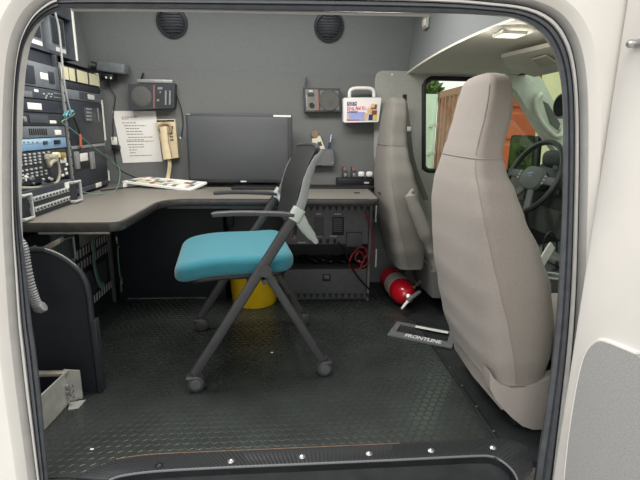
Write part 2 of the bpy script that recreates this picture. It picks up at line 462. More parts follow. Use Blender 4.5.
OUTW = [at(x, y, Y=YN) for x, y in OUT]; INW = [at(x, y, Y=YN) for x, y in INN]
def pxloop(t, y):   # outline between the measured outer and inner edges, on the plane Y = y
    P = [at(a[0]+(c[0]-a[0])*t, a[1]+(c[1]-a[1])*t, Y=y) for a, c in zip(OUT, INN)]
    a, b = P[0], P[-1]
    return P + [V((b.x, y, -.2)), V((b.x-.04, y, -.26)), V((a.x+.04, y, -.26)), V((a.x, y, -.2))]
def loopdown(P):  # close the opening below the picture, round the well
    a, b = P[0], P[-1]
    return P + [V((b.x+.0, YN, -.2)), V((b.x-.04, YN, -.26)), V((a.x+.04, YN, -.26)), V((a.x, YN, -.2))]
OL = loopdown(OUTW); IL = loopdown(INW)
cc = V((.05, YN, .6))
def grow(L, d, Y):
    out = []
    for i, p in enumerate(L):
        t = (L[(i+1) % len(L)]-L[i-1]); nrm = V((t.z, 0, -t.x)).normalized()
        if nrm.dot(p-cc) < 0: nrm = -nrm
        q = p+nrm*d; out.append(V((q.x, Y, q.z)))
    return out
mb = MB()
r_in = grow(OL, -.004, 1.33); r0_ = grow(OL, 0, YN+.002); r1 = grow(OL, .010, 1.262); r2 = grow(OL, .022, 1.245); r3 = grow(OL, .03, 1.24)
rings = [r_in, r0_, r1, r2, r3]
n = len(OL)
mb.add([p for r in rings[:3] for p in r], [(i*n+k, i*n+(k+1) % n, (i+1)*n+(k+1) % n, (i+1)*n+k) for i in range(2) for k in range(n)], 'flange')
mb.add([p for r in rings[2:] for p in r], [(i*n+k, i*n+(k+1) % n, (i+1)*n+(k+1) % n, (i+1)*n+k) for i in range(2) for k in range(n)], 'body_white')
b = bmesh.new()      # outer skin with openings for the side door and the passenger window
vh = [b.verts.new(p) for p in r3]
vo = [b.verts.new((x, 1.24, z)) for x, z in ((-2.4, -.45), (2.6, -.45), (2.6, 1.05), (1.9, 1.5), (1.6, 1.95), (-2.4, 1.95))]
pw = [(1.15, .82), (1.15, 1.36), (1.62, 1.36), (2.0, .82)]
vw = [b.verts.new((x, 1.24, z)) for x, z in pw]
eds = []
for L in (vh, vo, vw): eds += [b.edges.new((L[i], L[(i+1) % len(L)])) for i in range(len(L))]
bmesh.ops.triangle_fill(b, use_beauty=True, edges=eds)
mb.bm(b, 'body_white'); b.free()
wn = struct('wall_near', mb)
w3 = struct('window_3', MB().prism([(x, 1.25, z) for x, z in pw], (0, .005, 0), 'pane'))
# rubber seal round the opening: a loft between outer and inner outlines with two lips
mb = MB()
mid = [a.lerp(c, .5) for a, c in zip(OL, IL)]
def yset(L, y): return [V((p.x, y, p.z)) for p in L]
between = pxloop
prof = [(.0, 1.30, 'seal'), (.01, 1.268, 'seal'), (.05, 1.276, 'seal'), (.08, 1.264, 'flange'), (.22, 1.258, 'flange'), (.30, 1.266, 'flange'), (.33, 1.276, 'seal'), (.38, 1.264, 'seal'), (.56, 1.262, 'seal'), (.64, 1.270, 'seal'), (.70, 1.266, 'seal'), (.92, 1.272, 'seal'), (1.0, 1.290, 'seal'), (.93, 1.33, 'seal')]
rr = [between(t, y) for t, y, _ in prof]
for i in range(len(rr)-1): mb.add(rr[i]+rr[i+1], [(k, (k+1) % n, n+(k+1) % n, n+k) for k in range(n)], prof[i+1][2])
fl_i = mb.mi('flange')
for i in range(6):
    for k in range(len(OUT)//2): mb.m[i*n+k] = fl_i
struct('trim_7', mb)
struct('trim_9', MB().tube([at(x, y, Y=1.34) for x, y in ((72, 9.5), (160, 10), (300, 12.5), (430, 15))], .0045, 'flange', 8, smooth=3))
# open front leaf of the side doors, on the right
dx = .868
mb = MB()
def dpt(x, y):   # measured off the inner face of the leaf
    return at(x, y, X=dx)
mb.bb((dx, .50, -.30), (dx+.05, 1.232, 1.62), 'door_white', .012, 3)
d1 = struct('door_1', mb)
pan = [(567, 480), (571, 440), (577, 400), (583, 370), (589, 352), (597, 343), (607, 341), (640, 354)]
pp = [dpt(x, y) for x, y in pan]
pp = [V((dx, pp[0].y, -.25))] + [V((dx, p.y, p.z)) for p in pp] + [V((dx, .6, pp[-1].z-.12)), V((dx, .6, -.25))]
build('trim_panel', MB().prism(pp, (-.010, 0, 0), 'door_fabric'), d1)
mid_ = pp[1:-2]
build('panel_rim', MB().tube([p+V((-.004, 0, 0)) for p in mid_], .007, 'door_white', 8, smooth=3), d1)
q = dpt(637, 44)
build('latch', MB().lathe(q, (-1, 0, 0), [(0, .010), (.02, .010), (.026, .006), (.028, 0)], 'steel', 14).box(q+V((-.006, -.03, 0)), (.012, .06, .02), 'steel', .004), d1)

# ================================================================== CAB
# A pillar trim with grab handle
ap = [(492, 60), (505, 64), (534, 70), (543, 80), (547, 88), (563, 119), (590, 165), (580, 180), (560, 156), (538, 127), (517, 92), (508, 84)]
pil = [at(x, y, Y=3.03) for x, y in ap]
struct('trim_8', MB().prism(pil, (0, .075, 0), 'pillar'))
hd = [at(x, y, Y=3.0) for x, y in ((543, 94), (538, 97), (535, 105), (538, 116), (546, 128), (555, 136), (561, 135), (565, 129))]
hd[0].y += .025; hd[-1].y += .025
gh = thing('grab_handle', 'pale moulded grab handle on the windscreen pillar above the steering wheel', 'grab handle', hd[3])
build('grip', MB().tube(hd, .017, 'pillar', 12, smooth=4), gh)
build('mount_plate', MB().prism([at(x, y, Y=3.03) for x, y in ((543, 101), (548, 104), (560, 124), (558, 130), (550, 124))], (0, -.006, 0), 'dash_grey'), gh)
# windscreen
ws = [V((1.50, 1.36, 1.43)), V((1.50, 3.12, 1.43)), V((2.35, 3.14, .86)), V((2.35, 1.34, .86))]
w2 = struct('window_2', MB().prism(ws, (.004, 0, .005), 'pane'))
build('window_frame', MB().tube(ws+[ws[0]], .018, 'black', 8), w2)
sg = [V((1.60, 2.0, 1.425)), V((1.60, 2.9, 1.425))]
# sun visor
vz = 1.415
v1, v2 = at(501, 58, Z=vz), at(566, 43, Z=vz)
v3, v4, v5 = at(566, 70, Z=vz-.04), at(534, 77, Z=vz-.05), at(508, 68, Z=vz-.035)
sv = thing('sun_visor', 'folded grey sun visor with a warning label below the cab headliner', 'sun visor', (v1+v4)/2)
build('flap', MB().prism([v1, v2, v3, v4, v5], (0, 0, .018), 'headliner'), sv)
def quad_on(pts, ref, m, off):
    mb = MB(); n_ = (ref[1]-ref[0]).cross(ref[2]-ref[0]).normalized()
    if n_.dot(CO-ref[0]) < 0: n_ = -n_
    vs = []
    for x, y in pts:
        d = cf*F+cr*(x-320)-cu*(y-240); t = (ref[0]+n_*off-CO).dot(n_)/d.dot(n_); vs.append(CO+d*t)
    return mb.prism(vs, -n_*off*.5, m)
build('warning_label', quad_on([(532, 60), (546, 56), (558, 64), (540, 66.5)], (v1, v2, v4), 'visor_label', .014), sv)
# dome lamp in the headliner
q = at(511, 29, Z=zhead(1.75)); q.z = zhead(q.y)
dl = thing('dome_lamp', 'round cab dome lamp in the headliner over the front seats', 'ceiling lamp', (q.x, q.y, q.z-.03))
build('housing', MB().lathe((q.x+.01, q.y, q.z+.002), (0, 0, -1), [(0, .085), (.012, .08), (.02, .066), (.021, 0)], 'headliner', 32), dl)
build('lens', MB().box((q.x-.005, q.y-.005, q.z-.022), (.10, .085, .016), 'lens', .006, 3), dl)
# lamp on the bulkhead
q = at(428, 22, X=XB)
bl = thing('marker_lamp', 'small pale rectangular lamp on the bulkhead above the driver seat', 'lamp', (XB-.02, q.y, q.z-.05))
build('housing', MB().box((XB-.01, q.y, q.z), (.02, .085, .075), 'trim_grey', .012, 3), bl)
build('lens', MB().box((XB-.022, q.y, q.z-.005), (.008, .055, .04), 'lens', .004, 2), bl)
# dashboard
mb = MB()
dp = [(1.72, .40), (1.66, .62), (1.70, .80), (1.80, .885), (2.1, .91), (2.5, .90), (2.5, .2), (1.85, .2)]
mb.prism([(x, 1.34, z) for x, z in dp], (0, 1.76, 0), 'dash')
da = thing('dashboard', 'dark grey dashboard behind the steering wheel', 'dashboard', (2.0, 2.2, .2))
build('body', mb, da)
build('binnacle', MB().box((1.76, 2.76, .90), (.22, .36, .11), 'dash', .045, 4), da)
build('lower_panel', MB().prism([(1.655, 2.5, .60), (1.655, 3.05, .60), (1.70, 3.05, .42), (1.70, 2.5, .42)], (.03, 0, 0), 'dash_grey'), da)
for k in range(3):
    build('switch', MB().box(at(556, 168+k*12, X=1.66), (.02, .05, .03), 'dash_grey', .006, 2), da)
struct('wall_right', MB().bb((2.5, 1.24, -.03), (2.54, YF, .9), 'floor_black'))
# steering wheel
wc = at(532, 177, Y=2.79); 
nrm_ = V((-.90, -.10, .40)).normalized()
ux = V((0, 1, 0)); ux = (ux-nrm_*ux.dot(nrm_)).normalized(); uy = nrm_.cross(ux)
if uy.z < 0: uy = -uy
sw = thing('steering_wheel', 'dark grey steering wheel with oval badge seen past the passenger seat', 'steering wheel', wc)
RW = .232
build('rim', MB().tube([wc+ux*RW*cos(2*pi*k/48)+uy*RW*sin(2*pi*k/48) for k in range(49)], .0165, 'wheel_black', 12), sw)
hubr = []
for h, s in ((-.05, .8), (0, 1), (.018, .93), (.026, .7)):
    hubr.append([wc+nrm_*(h-.01)+ux*.105*s*math.copysign(abs(cos(q))**.7, cos(q))+uy*(.078*s*math.copysign(abs(sin(q))**.7, sin(q))-.005) for q in [2*pi*k/28 for k in range(28)]])
build('hub', MB().loft(hubr, 'wheel_hub'), sw)
for a in (0, pi, -pi/2-.5, -pi/2+.5):
    d = ux*cos(a)+uy*sin(a)
    build('spoke', MB().tube([wc+d*.08-nrm_*.01, wc+d*RW], 1, 'wheel_hub', 10, sq=(.026, .011, nrm_)), sw)
eb = wc+nrm_*.0175+uy*.012
mb = MB().prism([eb+ux*.026*cos(2*pi*k/24)+uy*.0125*sin(2*pi*k/24) for k in range(24)], nrm_*.002, 'emblem')
mb.prism([eb+nrm_*.002+ux*.022*cos(2*pi*k/24)+uy*.0095*sin(2*pi*k/24) for k in range(24)], nrm_*.001, 'navy')
mb.tube([eb+nrm_*.0036+ux*x_+uy*y_ for x_, y_ in ((-.015, -.003), (-.01, .004), (-.006, -.003), (0, .002), (.005, -.002), (.010, .002), (.016, 0))], .0014, 'emblem', 6, smooth=3)
build('emblem', mb, sw)
for a in (-1, 1):
    mb = MB()
    for k in range(3): mb.box((0, 0, 0), (.02, .014, .006), 'rack_rail', .002, 2, Matrix.Translation(wc+nrm_*.004+ux*a*.125+uy*(.02-k*.022)) @ Matrix((ux, uy, nrm_)).transposed().to_4x4())
    build('button_pad', mb, sw)
build('column', MB().cyl(wc-nrm_*.03, wc-nrm_*.12, .05, 'dash', 20), sw)
build('stalk', MB().tube([wc-nrm_*.08+ux*.05, wc-nrm_*.07+ux*.19+uy*.03], .008, 'black', 8), sw)
# centre console: cup holder unit, clipboard of papers, gear console
q = at(552, 262, Y=2.25)
ec = thing('engine_cover', 'dark engine cover console between the front seats', 'console', (1.7, 2.22, 0))
build('body', MB().prism([(1.32, 1.98, 0), (1.30, 1.98, .36), (1.42, 1.98, .44), (1.64, 1.98, .48), (1.64, 1.98, 0)], (0, .48, 0), 'dash'), ec)
build('tray', MB().bb((1.36, 2.02, .415), (1.5, 2.42, .445), 'dash_grey', .01, 2), ec)
ck = thing('cup_holder', 'grey cup holder on the engine cover, beside the passenger seat', 'cup holder', (1.36, 2.06, .36))
ck0 = at(552, 280, Y=2.0)
build('cup', MB().lathe((ck0.x, 2.0, ck0.z-.09), (0, 0, 1), [(0, .03), (.10, .045), (.11, .048), (.11, .042), (.02, .028), (.02, 0)], 'dash_grey', 24), ck)
build('rim_ring', MB().tube([V((ck0.x+.047*cos(a), 2.0+.047*sin(a), ck0.z+.02)) for a in [2*pi*k/20 for k in range(21)]], .006, 'rack_rail', 8), ck)
nq = [at(x, y, Y=2.12) for x, y in ((538.5, 262), (551, 242), (555, 248), (542, 270))]
cb = one('notepad', MB().prism(nq, (.012, .035, -.012), 'label_white'), 'white notepad propped on the engine cover by the dashboard', 'notepad')
cord0 = [at(x, y, Y=2.25) for x, y in ((543, 252), (545, 238), (551, 232), (556, 240), (557, 252))]
one('charger_cord', MB().tube(cord0, .005, 'black', 8, smooth=4), 'black coiled charger cord looping up from the engine cover', 'cord')
# interior mirror
q = at(563, 106, X=1.70)
im = thing('rear_view_mirror', 'rear view mirror hanging at the windscreen edge', 'mirror', q)
build('shell', MB().lathe(q+V((.03, 0, 0)), V((-1, -.35, 0)), [(0, .04), (.02, .07), (.035, .074), (.04, .068), (.036, 0)], 'black', 28), im)
build('rim', MB().tube([q+V((-.008+.02*sin(a)*0, 0, 0))+V((.33*cos(a)*-.02, .069*cos(a), .069*sin(a))) for a in [2*pi*k/28 for k in range(29)]], .008, 'pink_ring', 8), im)
# outside door mirror
q = at(522, 153, Y=3.42)
dm = thing('door_mirror', 'black door mirror outside the driver window reflecting green leaves', 'mirror', q)
mo = round_poly([(-.13, -.16), (-.13, .13), (.11, .13), (.11, -.16)], .035, 5)
ang = radians(-72); mxx = V((cos(ang), sin(ang), 0)); 
face = [q+mxx*p[0]*1.0+V((0, 0, p[1])) for p in mo]
nm = mxx.cross(V((0, 0, 1)));  nm = nm if nm.y < 0 else -nm
build('shell', MB().loft([[p for p in face], [q+(p-q)*.98-nm*.05 for p in face], [q+(p-q)*.6-nm*.1 for p in face]], 'black'), dm)
build('mirror_glass', MB().prism([q+(p-q)*.92+nm*.001 for p in face], nm*.003, 'mirror'), dm)
build('arm', MB().tube([q-nm*.06+V((.05, 0, -.1)), V((q.x+.12, 3.20, q.z-.16))], .025, 'black', 10), dm)

# ================================================================== FRONT SEATS
NS, KS = 36, 24
def seat_angles(fr):
    A = math.acos(-abs(1-2*fr)**(1/.42)) if fr < .5 else pi/2
    h = [A*k/KS for k in range(KS)]+[A+(pi-A)*(k-KS)/(NS-KS) for k in range(KS, NS+1)]
    return h+[2*pi-q for q in h[-2:0:-1]]
def ringse(cx, cy, z, hx, hy, e=.5, n=32, dz=None, angs=None):
    out = []
    for k in range(n):
        a = angs[k] if angs else 2*pi*k/n; ca, sa = cos(a), sin(a)
        x = math.copysign(abs(ca)**e, ca)*hx; y = math.copysign(abs(sa)**e, sa)*hy
        out.append(V((cx+x, cy+y, z+(dz(x, y) if dz else 0))))
    return out
def interp(tab, z):
    for (a, *va), (b_, *vb) in zip(tab, tab[1:]):
        if a <= z <= b_:
            t = (z-a)/(b_-a); t = t*t*(3-2*t)*.5+t*.5
            return [p+(q_-p)*t for p, q_ in zip(va, vb)]
    return list(tab[-1][1:]) if z > tab[-1][0] else list(tab[0][1:])
def make_seat(name, label, cx, cy, lean, fab, side, tab, zc):
    """cx: rear face X at floor height; tab: z -> (half width, depth, side shift)"""
    t = thing(name, label, 'car seat', (cx+.2, cy, 0))
    zs = [p[0] for p in tab]; z0, z1 = zs[0], zs[-1]
    nz = 60
    sfr = lambda z: .40-.33*min(1, max(0, (z-.2)/.75))
    def ring(z, s=1, both=1):
        hw, d, sh = interp(tab, z); xr = cx-lean*z+sh; sh = 0
        return ringse(xr+d/2*1.0, cy+sh, z, d/2*s, hw*s, .42, 2*NS, None, seat_angles(sfr(min(max(z, z0), z1))))
    # upholstery: split in head and back at the neck seam
    def body(za, zb, cap0, cap1, m):
        mb = MB(); R = []
        if cap0:
            for s, dz in ((.35, 0), (.75, .004), (.93, .018)): 
                r_ = ring(za, s); R.append([p+V((0, 0, dz-.018)) for p in r_])
        k = max(2, int(nz*(zb-za)/(z1-z0)))
        for i in range(k+1): R.append(ring(za+(zb-za)*i/k))
        if cap1:
            for s, dz in ((.97, .012), (.88, .026), (.7, .038), (.4, .046), (.1, .048)):
                R.append([p+V((0, 0, dz)) for p in ring(zb, s)])
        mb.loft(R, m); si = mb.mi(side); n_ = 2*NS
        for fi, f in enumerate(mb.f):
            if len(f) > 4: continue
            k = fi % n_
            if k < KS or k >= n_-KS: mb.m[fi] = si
        return mb
    bk = build('backrest', body(z0, zc-.004, True, False, fab), t)
    hd_ = build('headrest', body(zc, z1, False, True, fab), t)
    def seam(zlist, sy):
        return [ring(z)[KS if sy > 0 else 2*NS-KS] for z in zlist]
    # neck seam ring
    r_ = ring(zc-.002, 1.0); build('neck_seam', MB().tube(r_+[r_[0]], .003, side, 6), bk)
    # vertical piping at the rear corners
    for sy in (-1, 1):
        zl = [z0+.01+(zc-z0-.02)*i/20 for i in range(21)]
        build('piping', MB().tube(seam(zl, sy), .0026, side, 6), bk)
        zl = [zc+.01+(z1-zc-.01)*i/8 for i in range(9)]
        build('piping', MB().tube(seam(zl, sy), .0026, side, 6), hd_)
    return t, interp, ring
# passenger seat (near, large in the picture): z, half width, depth, shift
PY = 1.70
tabP = [(z, hw, d, xr-.70) for z, hw, d, xr in ((.185, .26, .215, .74), (.30, .285, .265, .70), (.42, .295, .285, .672), (.56, .298, .285, .642), (.68, .292, .245, .628), (.80, .282, .185, .618), (.88, .255, .155, .618), (.94, .215, .125, .624), (1.0, .188, .104, .633), (1.05, .178, .104, .644), (1.12, .172, .106, .658), (1.18, .165, .10, .667), (1.222, .148, .088, .674))]
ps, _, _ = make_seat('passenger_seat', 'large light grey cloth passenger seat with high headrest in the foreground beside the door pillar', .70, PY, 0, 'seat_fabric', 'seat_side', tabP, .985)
# cushion, base, recliner shield
build('cushion', MB().bb((1.0, PY-.26, .20), (1.52, PY+.26, .36), 'seat_fabric', .06, 5), ps)
mb = MB().bb((.87, PY-.19, .035), (1.45, PY+.19, .2), 'black', .01); build('base', mb, ps)
for sy in (-.2, .2):
    mb = MB().bb((.85, PY+sy-.03, -.002), (1.5, PY+sy+.03, .035), 'black', .006); build('track', mb, ps)
sh = [(489, 380), (493, 387), (500, 393), (512, 397), (524, 396), (535, 392), (545, 388), (562, 384), (562, 432), (547, 437), (532, 438), (521, 434), (511, 426), (502, 417), (494, 407), (489, 397)]
ys = PY-.265
sp = [at(x, y, Y=ys) for x, y in sh]
dzz = max(0, .006-min(p.z for p in sp)); sp = [p+V((0, 0, dzz)) for p in sp]
build('side_shield', MB().prism(sp, (0, .05, 0), 'seat_plastic'), ps)
# rear valance: the cloth flap under the rear face
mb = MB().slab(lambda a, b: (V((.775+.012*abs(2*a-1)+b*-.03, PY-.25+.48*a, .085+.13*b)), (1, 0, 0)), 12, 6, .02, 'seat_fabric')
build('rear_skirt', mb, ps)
# driver seat
DY = 2.77
tabD = [(z, hw, d, xr-.70) for z, hw, d, xr in ((.27, .20, .17, .665), (.40, .235, .20, .625), (.55, .25, .215, .59), (.70, .25, .20, .572), (.82, .235, .17, .567), (.92, .20, .14, .57), (.99, .17, .125, .574), (1.05, .155, .118, .578), (1.14, .15, .11, .586), (1.205, .13, .095, .597))]
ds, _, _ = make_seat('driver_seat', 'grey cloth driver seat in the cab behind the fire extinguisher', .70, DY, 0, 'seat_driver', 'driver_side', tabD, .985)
build('cushion', MB().bb((.86, DY-.25, .20), (1.36, DY+.25, .36), 'seat_driver', .06, 5), ds)
build('base', MB().bb((1.0, DY-.17, .02), (1.36, DY+.17, .21), 'black', .01), ds)
for sy in (-.19, .19): build('track', MB().bb((.95, DY+sy-.03, -.003), (1.36, DY+sy+.03, .03), 'black', .006), ds)
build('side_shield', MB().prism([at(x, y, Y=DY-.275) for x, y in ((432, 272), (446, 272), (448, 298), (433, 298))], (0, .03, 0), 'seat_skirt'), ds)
ar = [at(x, y, Y=DY-.29) for x, y in ((410, 196), (416, 212), (424, 232), (431, 252))]
build('armrest', MB().tube([ar[0]+V((.02, .02, .03))]+ar, [.012, .032, .036, .036, .02], 'seat_driver', 14, smooth=4), ds)
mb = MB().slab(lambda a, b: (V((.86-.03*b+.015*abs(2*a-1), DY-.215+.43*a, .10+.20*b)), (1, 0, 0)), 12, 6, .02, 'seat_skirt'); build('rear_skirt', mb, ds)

# ================================================================== DESK
ZD = .70
dpoly = round_poly([(-1.72, 1.855), (-.655, 1.865), (-.642, 2.487), (.52, 2.497), (.542, YF-.004), (-1.72, YF-.004)], [0, .05, .16, .06, 0, 0], 8)
dk = thing('desk', 'L-shaped grey laminate worktop running along the far wall and under the racks', 'desk', (-.5, 2.6, 0))
build('worktop', MB().prism([(p.x, p.y, ZD-.036) for p in dpoly], (0, 0, .036), 'laminate'), dk)
ed = [V((p.x, p.y, ZD-.0185)) for p in dpoly[:-2]]
ed = ed + [V((.542, YF-.01, ZD-.0185))]
build('edge_moulding', MB().tube(ed, 1, 'edge_black', 12, sq=(.011, .0195)), dk)
build('under_rail', MB().bb((-1.0, 1.93, ZD-.062), (-.72, 1.95, ZD-.037), 'aluminium'), dk)
mb = MB().bb((-.63, 2.54, ZD-.062), (-.01, 2.57, ZD-.036), 'console_grey'); build('apron', mb, dk)
for px in (357, 381): 
    q = at(px, 193, Z=ZD); build('grommet', MB().box((q.x, q.y, ZD+.001), (.035, .03, .004), 'black', .001), dk)

# black cabinet under desk, left of knee space
bc = thing('black_cabinet', 'black steel cabinet under the desk in the dark corner left of the chair', 'cabinet', (-.70, 3.0, 0))
build('body', MB().bb((-1.04, 2.86, 0.0), (-.375, YF-.004, ZD-.075), 'navy_black', .004), bc)
build('base_strip', MB().bb((-.99, 2.852, .004), (-.5, 2.86, .009), 'rack_rail'), bc)
build('side_bracket', MB().bb((-.362, 2.87, .46), (-.315, 2.94, .56), 'black', .006), bc)

# equipment console under desk
KX0, KX1, KY = -.005, .54, 2.79
kc = thing('equipment_console', 'grey steel equipment cabinet with vents and drawer under the right end of the desk', 'cabinet', (.27, 2.95, 0))
kz = lambda y: at(330, y, Y=KY).z
zA, zB, zC = kz(244), kz(269), ZD-.05
mb = MB(); YB = YF-.004
mb.bb((KX0, KY+.02, 0), (KX0+.015, YB, zC), 'console_grey'); mb.bb((KX1-.015, KY+.0, 0), (KX1, YB, zC), 'console_grey')
mb.bb((KX0, YB-.02, 0), (KX1, YB, zC), 'console_dark'); mb.bb((KX0, KY+.02, zB-.012), (KX1, YB, zB), 'console_dark'); mb.bb((KX0, KY+.02, zA), (KX1, YB, zA+.012), 'console_dark')
mb.bb((KX0, KY+.02, 0), (KX1, YB, .02), 'console_dark')
build('body', mb, kc)
up = build('control_panel', MB().bb((KX0, KY-.004, zA), (KX1-.02, KY+.02, zC), 'console_grey', .003), kc)
lo = build('drawer', MB().bb((KX0, KY-.004, .012), (KX1-.02, KY+.02, zB), 'console_dark', .003), kc)
def tri_row(x0, x1, y, hpx, par, flip=True, pitch=6.3):
    mb = MB(); x = x0
    while x < x1:
        a, b_, c_ = at(x, y, Y=KY-.005), at(x+pitch*.72, y, Y=KY-.005), at(x+pitch*.36, y+hpx, Y=KY-.005)
        mb.prism([a, b_, c_], (0, -.002, 0), 'black'); x += pitch
    build('vent_triangles', mb, par)
tri_row(290, 368, 206.3, 5, up); tri_row(290, 366, 293.5, 5.2, lo)
kb = lambda x0, y0, x1, y1, m, th=.006, bev=.001: MB().bb(at(x0, y1, Y=KY-.004), at(x1, y0, Y=KY-.004)-V((0, th, 0)), m, bev)
build('vent_panel', kb(314, 217, 324, 236, 'console_dark', .003), up)
build('socket_panel', kb(332, 217, 344, 235, 'black', .008), up)
mb = MB()
for k in range(7): a = at(333.5, 219.5+k*2, Y=KY-.0125); mb.bb(a, a+V((.055, -.002, .005)), 'rack_grey')
build('socket_ribs', mb, up)
build('cover_plate', kb(346, 232, 362, 246, 'console_dark', .02, .004), up)
mb = MB()
for x in (312, 319, 326, 333): mb.bb(at(x, 243, Y=KY-.004), at(x+3.2, 239, Y=KY-.004)-V((0, .006, 0)), 'black', .001)
build('sockets', mb, up)
mb = MB()
for x, y, w in ((316, 213.5, 5), (334, 213.5, 7), (314, 235.5, 8), (330, 235.6, 7), (298, 242, 8)): mb.bb(at(x, y+1, Y=KY-.004), at(x+w, y, Y=KY-.004)-V((0, .001, 0)), 'perf_light')
build('labels', mb, up)
lt = build('drawer_latch', kb(322.5, 274, 330.5, 281, 'black', .006), lo)
build('latch_paddle', kb(324, 275, 329, 278.5, 'console_grey', .011), lt)
for y0, y1 in ((205, 222), (249, 267)):
    build('label_strip', MB().bb(at(375, y1, Y=KY), at(377, y0, Y=KY)-V((0, .002, 0)), 'perf_light'), kc)
# cables on the open shelf of the console
cbs = []
for i in range(9):
    x = .02+i*.045; zz = zB+.016
    p = [V((x+random.uniform(-.02, .02), KY+random.uniform(.05, .12), zz+random.uniform(0, .03))) for _ in range(1)]
    pts = [V((x, KY+.25, zz)), V((x+.03, KY+.10, zz+random.uniform(.015, .05))), V((x+.10, KY+.04, zz+random.uniform(.012, .05))), V((x+.06, KY+.09, zz+.004)), V((x-.02, KY+.2, zz))]
    one('black_cable', MB().tube(pts, .009, 'black_gloss', 8, smooth=5), 'black cable heaped on the open shelf of the grey equipment cabinet', 'cable', 'black cables on the cabinet shelf')
# red wire loops
pts = [at(x, y, Y=KY-.014) for x, y in ((365, 209), (367, 217), (371, 230), (373.5, 243), (372, 252), (368, 262), (360, 268), (352, 269), (349, 263), (352, 255), (358, 248), (364, 247), (367, 254), (361, 262), (355, 258), (359, 251), (364, 258), (360, 266))]
for i, p in enumerate(pts): p.y += -.006*(i % 3)
one('red_wire', MB().tube(pts, .0042, 'wire_red', 8, smooth=5), 'red wire looped out of the equipment cabinet beside the driver seat', 'wire')
pts = [at(x, y, Y=KY-.03) for x, y in ((338, 242), (344, 250), (352, 268), (362, 282), (370, 290), (376, 299))]
one('black_power_cord', MB().tube(pts, .005, 'black_gloss', 8, smooth=5), 'black power cord drooping down the front of the cabinet drawer', 'cord')

# ================================================================== RACKS
XR = -1.10
def rp(x, y, o=0): return at(x, y, X=XR+o)
def rbox(mb, x0, y0, x1, y1, m, th=.006, base=0, bev=.001, edge=False):
    """axis-aligned plate on the rack face between two measured pixels (centre line measured)"""
    a = rp(x0, (y0+y1)/2); b = rp(x1, (y0+y1)/2); xc = (x0+x1)/2
    zt = rp(xc, y0).z; zb = rp(xc, y1).z
    return mb.bb((XR+base, a.y, zb), (XR+base+th, b.y, zt), m, bev)
BAYN = (1.86, 2.50); BAYF = (2.515, 3.02)
zc_ = lambda x, y: rp(x, y).z
def rack(name, label, ylo, yhi, zhi):
    t = thing(name, label, 'equipment rack', (XR-.25, (ylo+yhi)/2, ZD))
    build('cabinet', MB().bb((XR-.45, ylo, ZD), (XR-.02, yhi, zhi), 'rack_dark', .004), t)
    for y_ in (ylo+.012, yhi-.012):
        mb = MB().bb((XR-.02, y_-.008, ZD+.002), (XR+.006, y_+.008, zhi), 'rack_rail' if (y_ > 2.51 or y_ < 2.2) else 'rack_dark', .002)
        for k in range(int((zhi-ZD)/.045)): mb.box((XR+.0065, y_, ZD+.03+k*.045), (.002, .008, .008), 'black')
        build('rail', mb, t)
    return t
rn = rack('equipment_rack', 'near bay of the tall equipment rack with blue panel and patch buttons', BAYN[0], BAYN[1], 1.40)
rf = rack('equipment_rack', 'far bay of the tall equipment rack with cream label strip and black panels', BAYF[0], BAYF[1], 1.37)
def unit(par, name, ya, yb, z0, z1, m, th=.012): return build(name, MB().bb((XR-.02, ya, z0), (XR+th, yb, z1), m, .003), par)
def zs(x, ys): return [zc_(x, y) for y in ys]
# near bay units, measured at x = 40
ylo, yhi = BAYN[0]+.026, BAYN[1]-.026
zt = zs(40, (63.5, 88, 99.5, 113, 126, 138, 150, 183, 186))
U = [('power_supply', 'rack_grey'), ('selector_unit', 'rack_black'), ('radio_unit', 'rack_dark'), ('amplifier_unit', 'rack_dark'), ('vent_unit', 'rack_grey'), ('blue_panel', 'panel_blue'), ('patch_panel', 'rack_dark')]
us = []
for i, (nme, m) in enumerate(U): us.append(unit(rn, nme, ylo, yhi, zt[i+1]+.002, zt[i]-.001, m, .012 if nme != 'patch_panel' else .006))
mb = MB(); rbox(mb, 20, 65, 31, 83, 'rack_dark', .004, .012); rbox(mb, 46, 72, 51, 83.5, 'rack_dark', .004, .012); build('dark_vents', mb, us[0])
build('label', rbox(MB(), 37.5, 73, 45, 79.5, 'label_white', .002, .012), us[0])
mb = MB()
for x, y in ((40, 93), (43, 95), (45, 93), (42, 97), (47, 96), (48, 93.5)): rbox(mb, x, y, x+1.3, y+1.5, 'chair_silver', .004, .012)
rbox(mb, 51, 93, 58, 94, 'rack_rail', .002, .012); rbox(mb, 51, 97, 58, 98, 'rack_rail', .002, .012)
build('push_buttons', mb, us[1]); build('label', rbox(MB(), 31, 89.5, 35, 92, 'label_white', .003, .012), us[1])
build('screen_panel', rbox(MB(), 20, 91, 29, 97, 'rack_grey', .003, .012), us[1])
build('label', rbox(MB(), 24.5, 103, 38.5, 109.5, 'label_white', .002, .012), us[2])
mb = MB()
for k in range(3): mb.text('——  ———— ——', rp(26, 105+k*1.7, .0146), (0, 1, 0), (0, 0, 1), .008, 'ink')
mb = MB(); rbox(mb, 26, 115, 45, 123, 'rack_black', .004, .012); build('face_plate', mb, us[3])
build('knob', MB().lathe(rp(22, 119, .012), (1, 0, 0), [(0, .012), (.014, .011), (.016, 0)], 'rack_rail', 14), us[3])
build('label', rbox(MB(), 47, 120.5, 53.5, 123.5, 'label_white', .002, .012), us[3])
mb = MB()
for k in range(9): rbox(mb, 26+k*2.1, 128.5, 27.2+k*2.1, 135, 'black', .002, .012)
build('vent_slots', mb, us[4]); build('label', rbox(MB(), 52, 130, 58, 135, 'label_white', .004, .012), us[4])
build('light_band', rbox(MB(), 17, 139.5, 48, 143.5, 'panel_blue_light', .001, .012), us[5])
build('display', rbox(MB(), 40, 141, 44.5, 144.5, 'rack_dark', .003, .012), us[5])
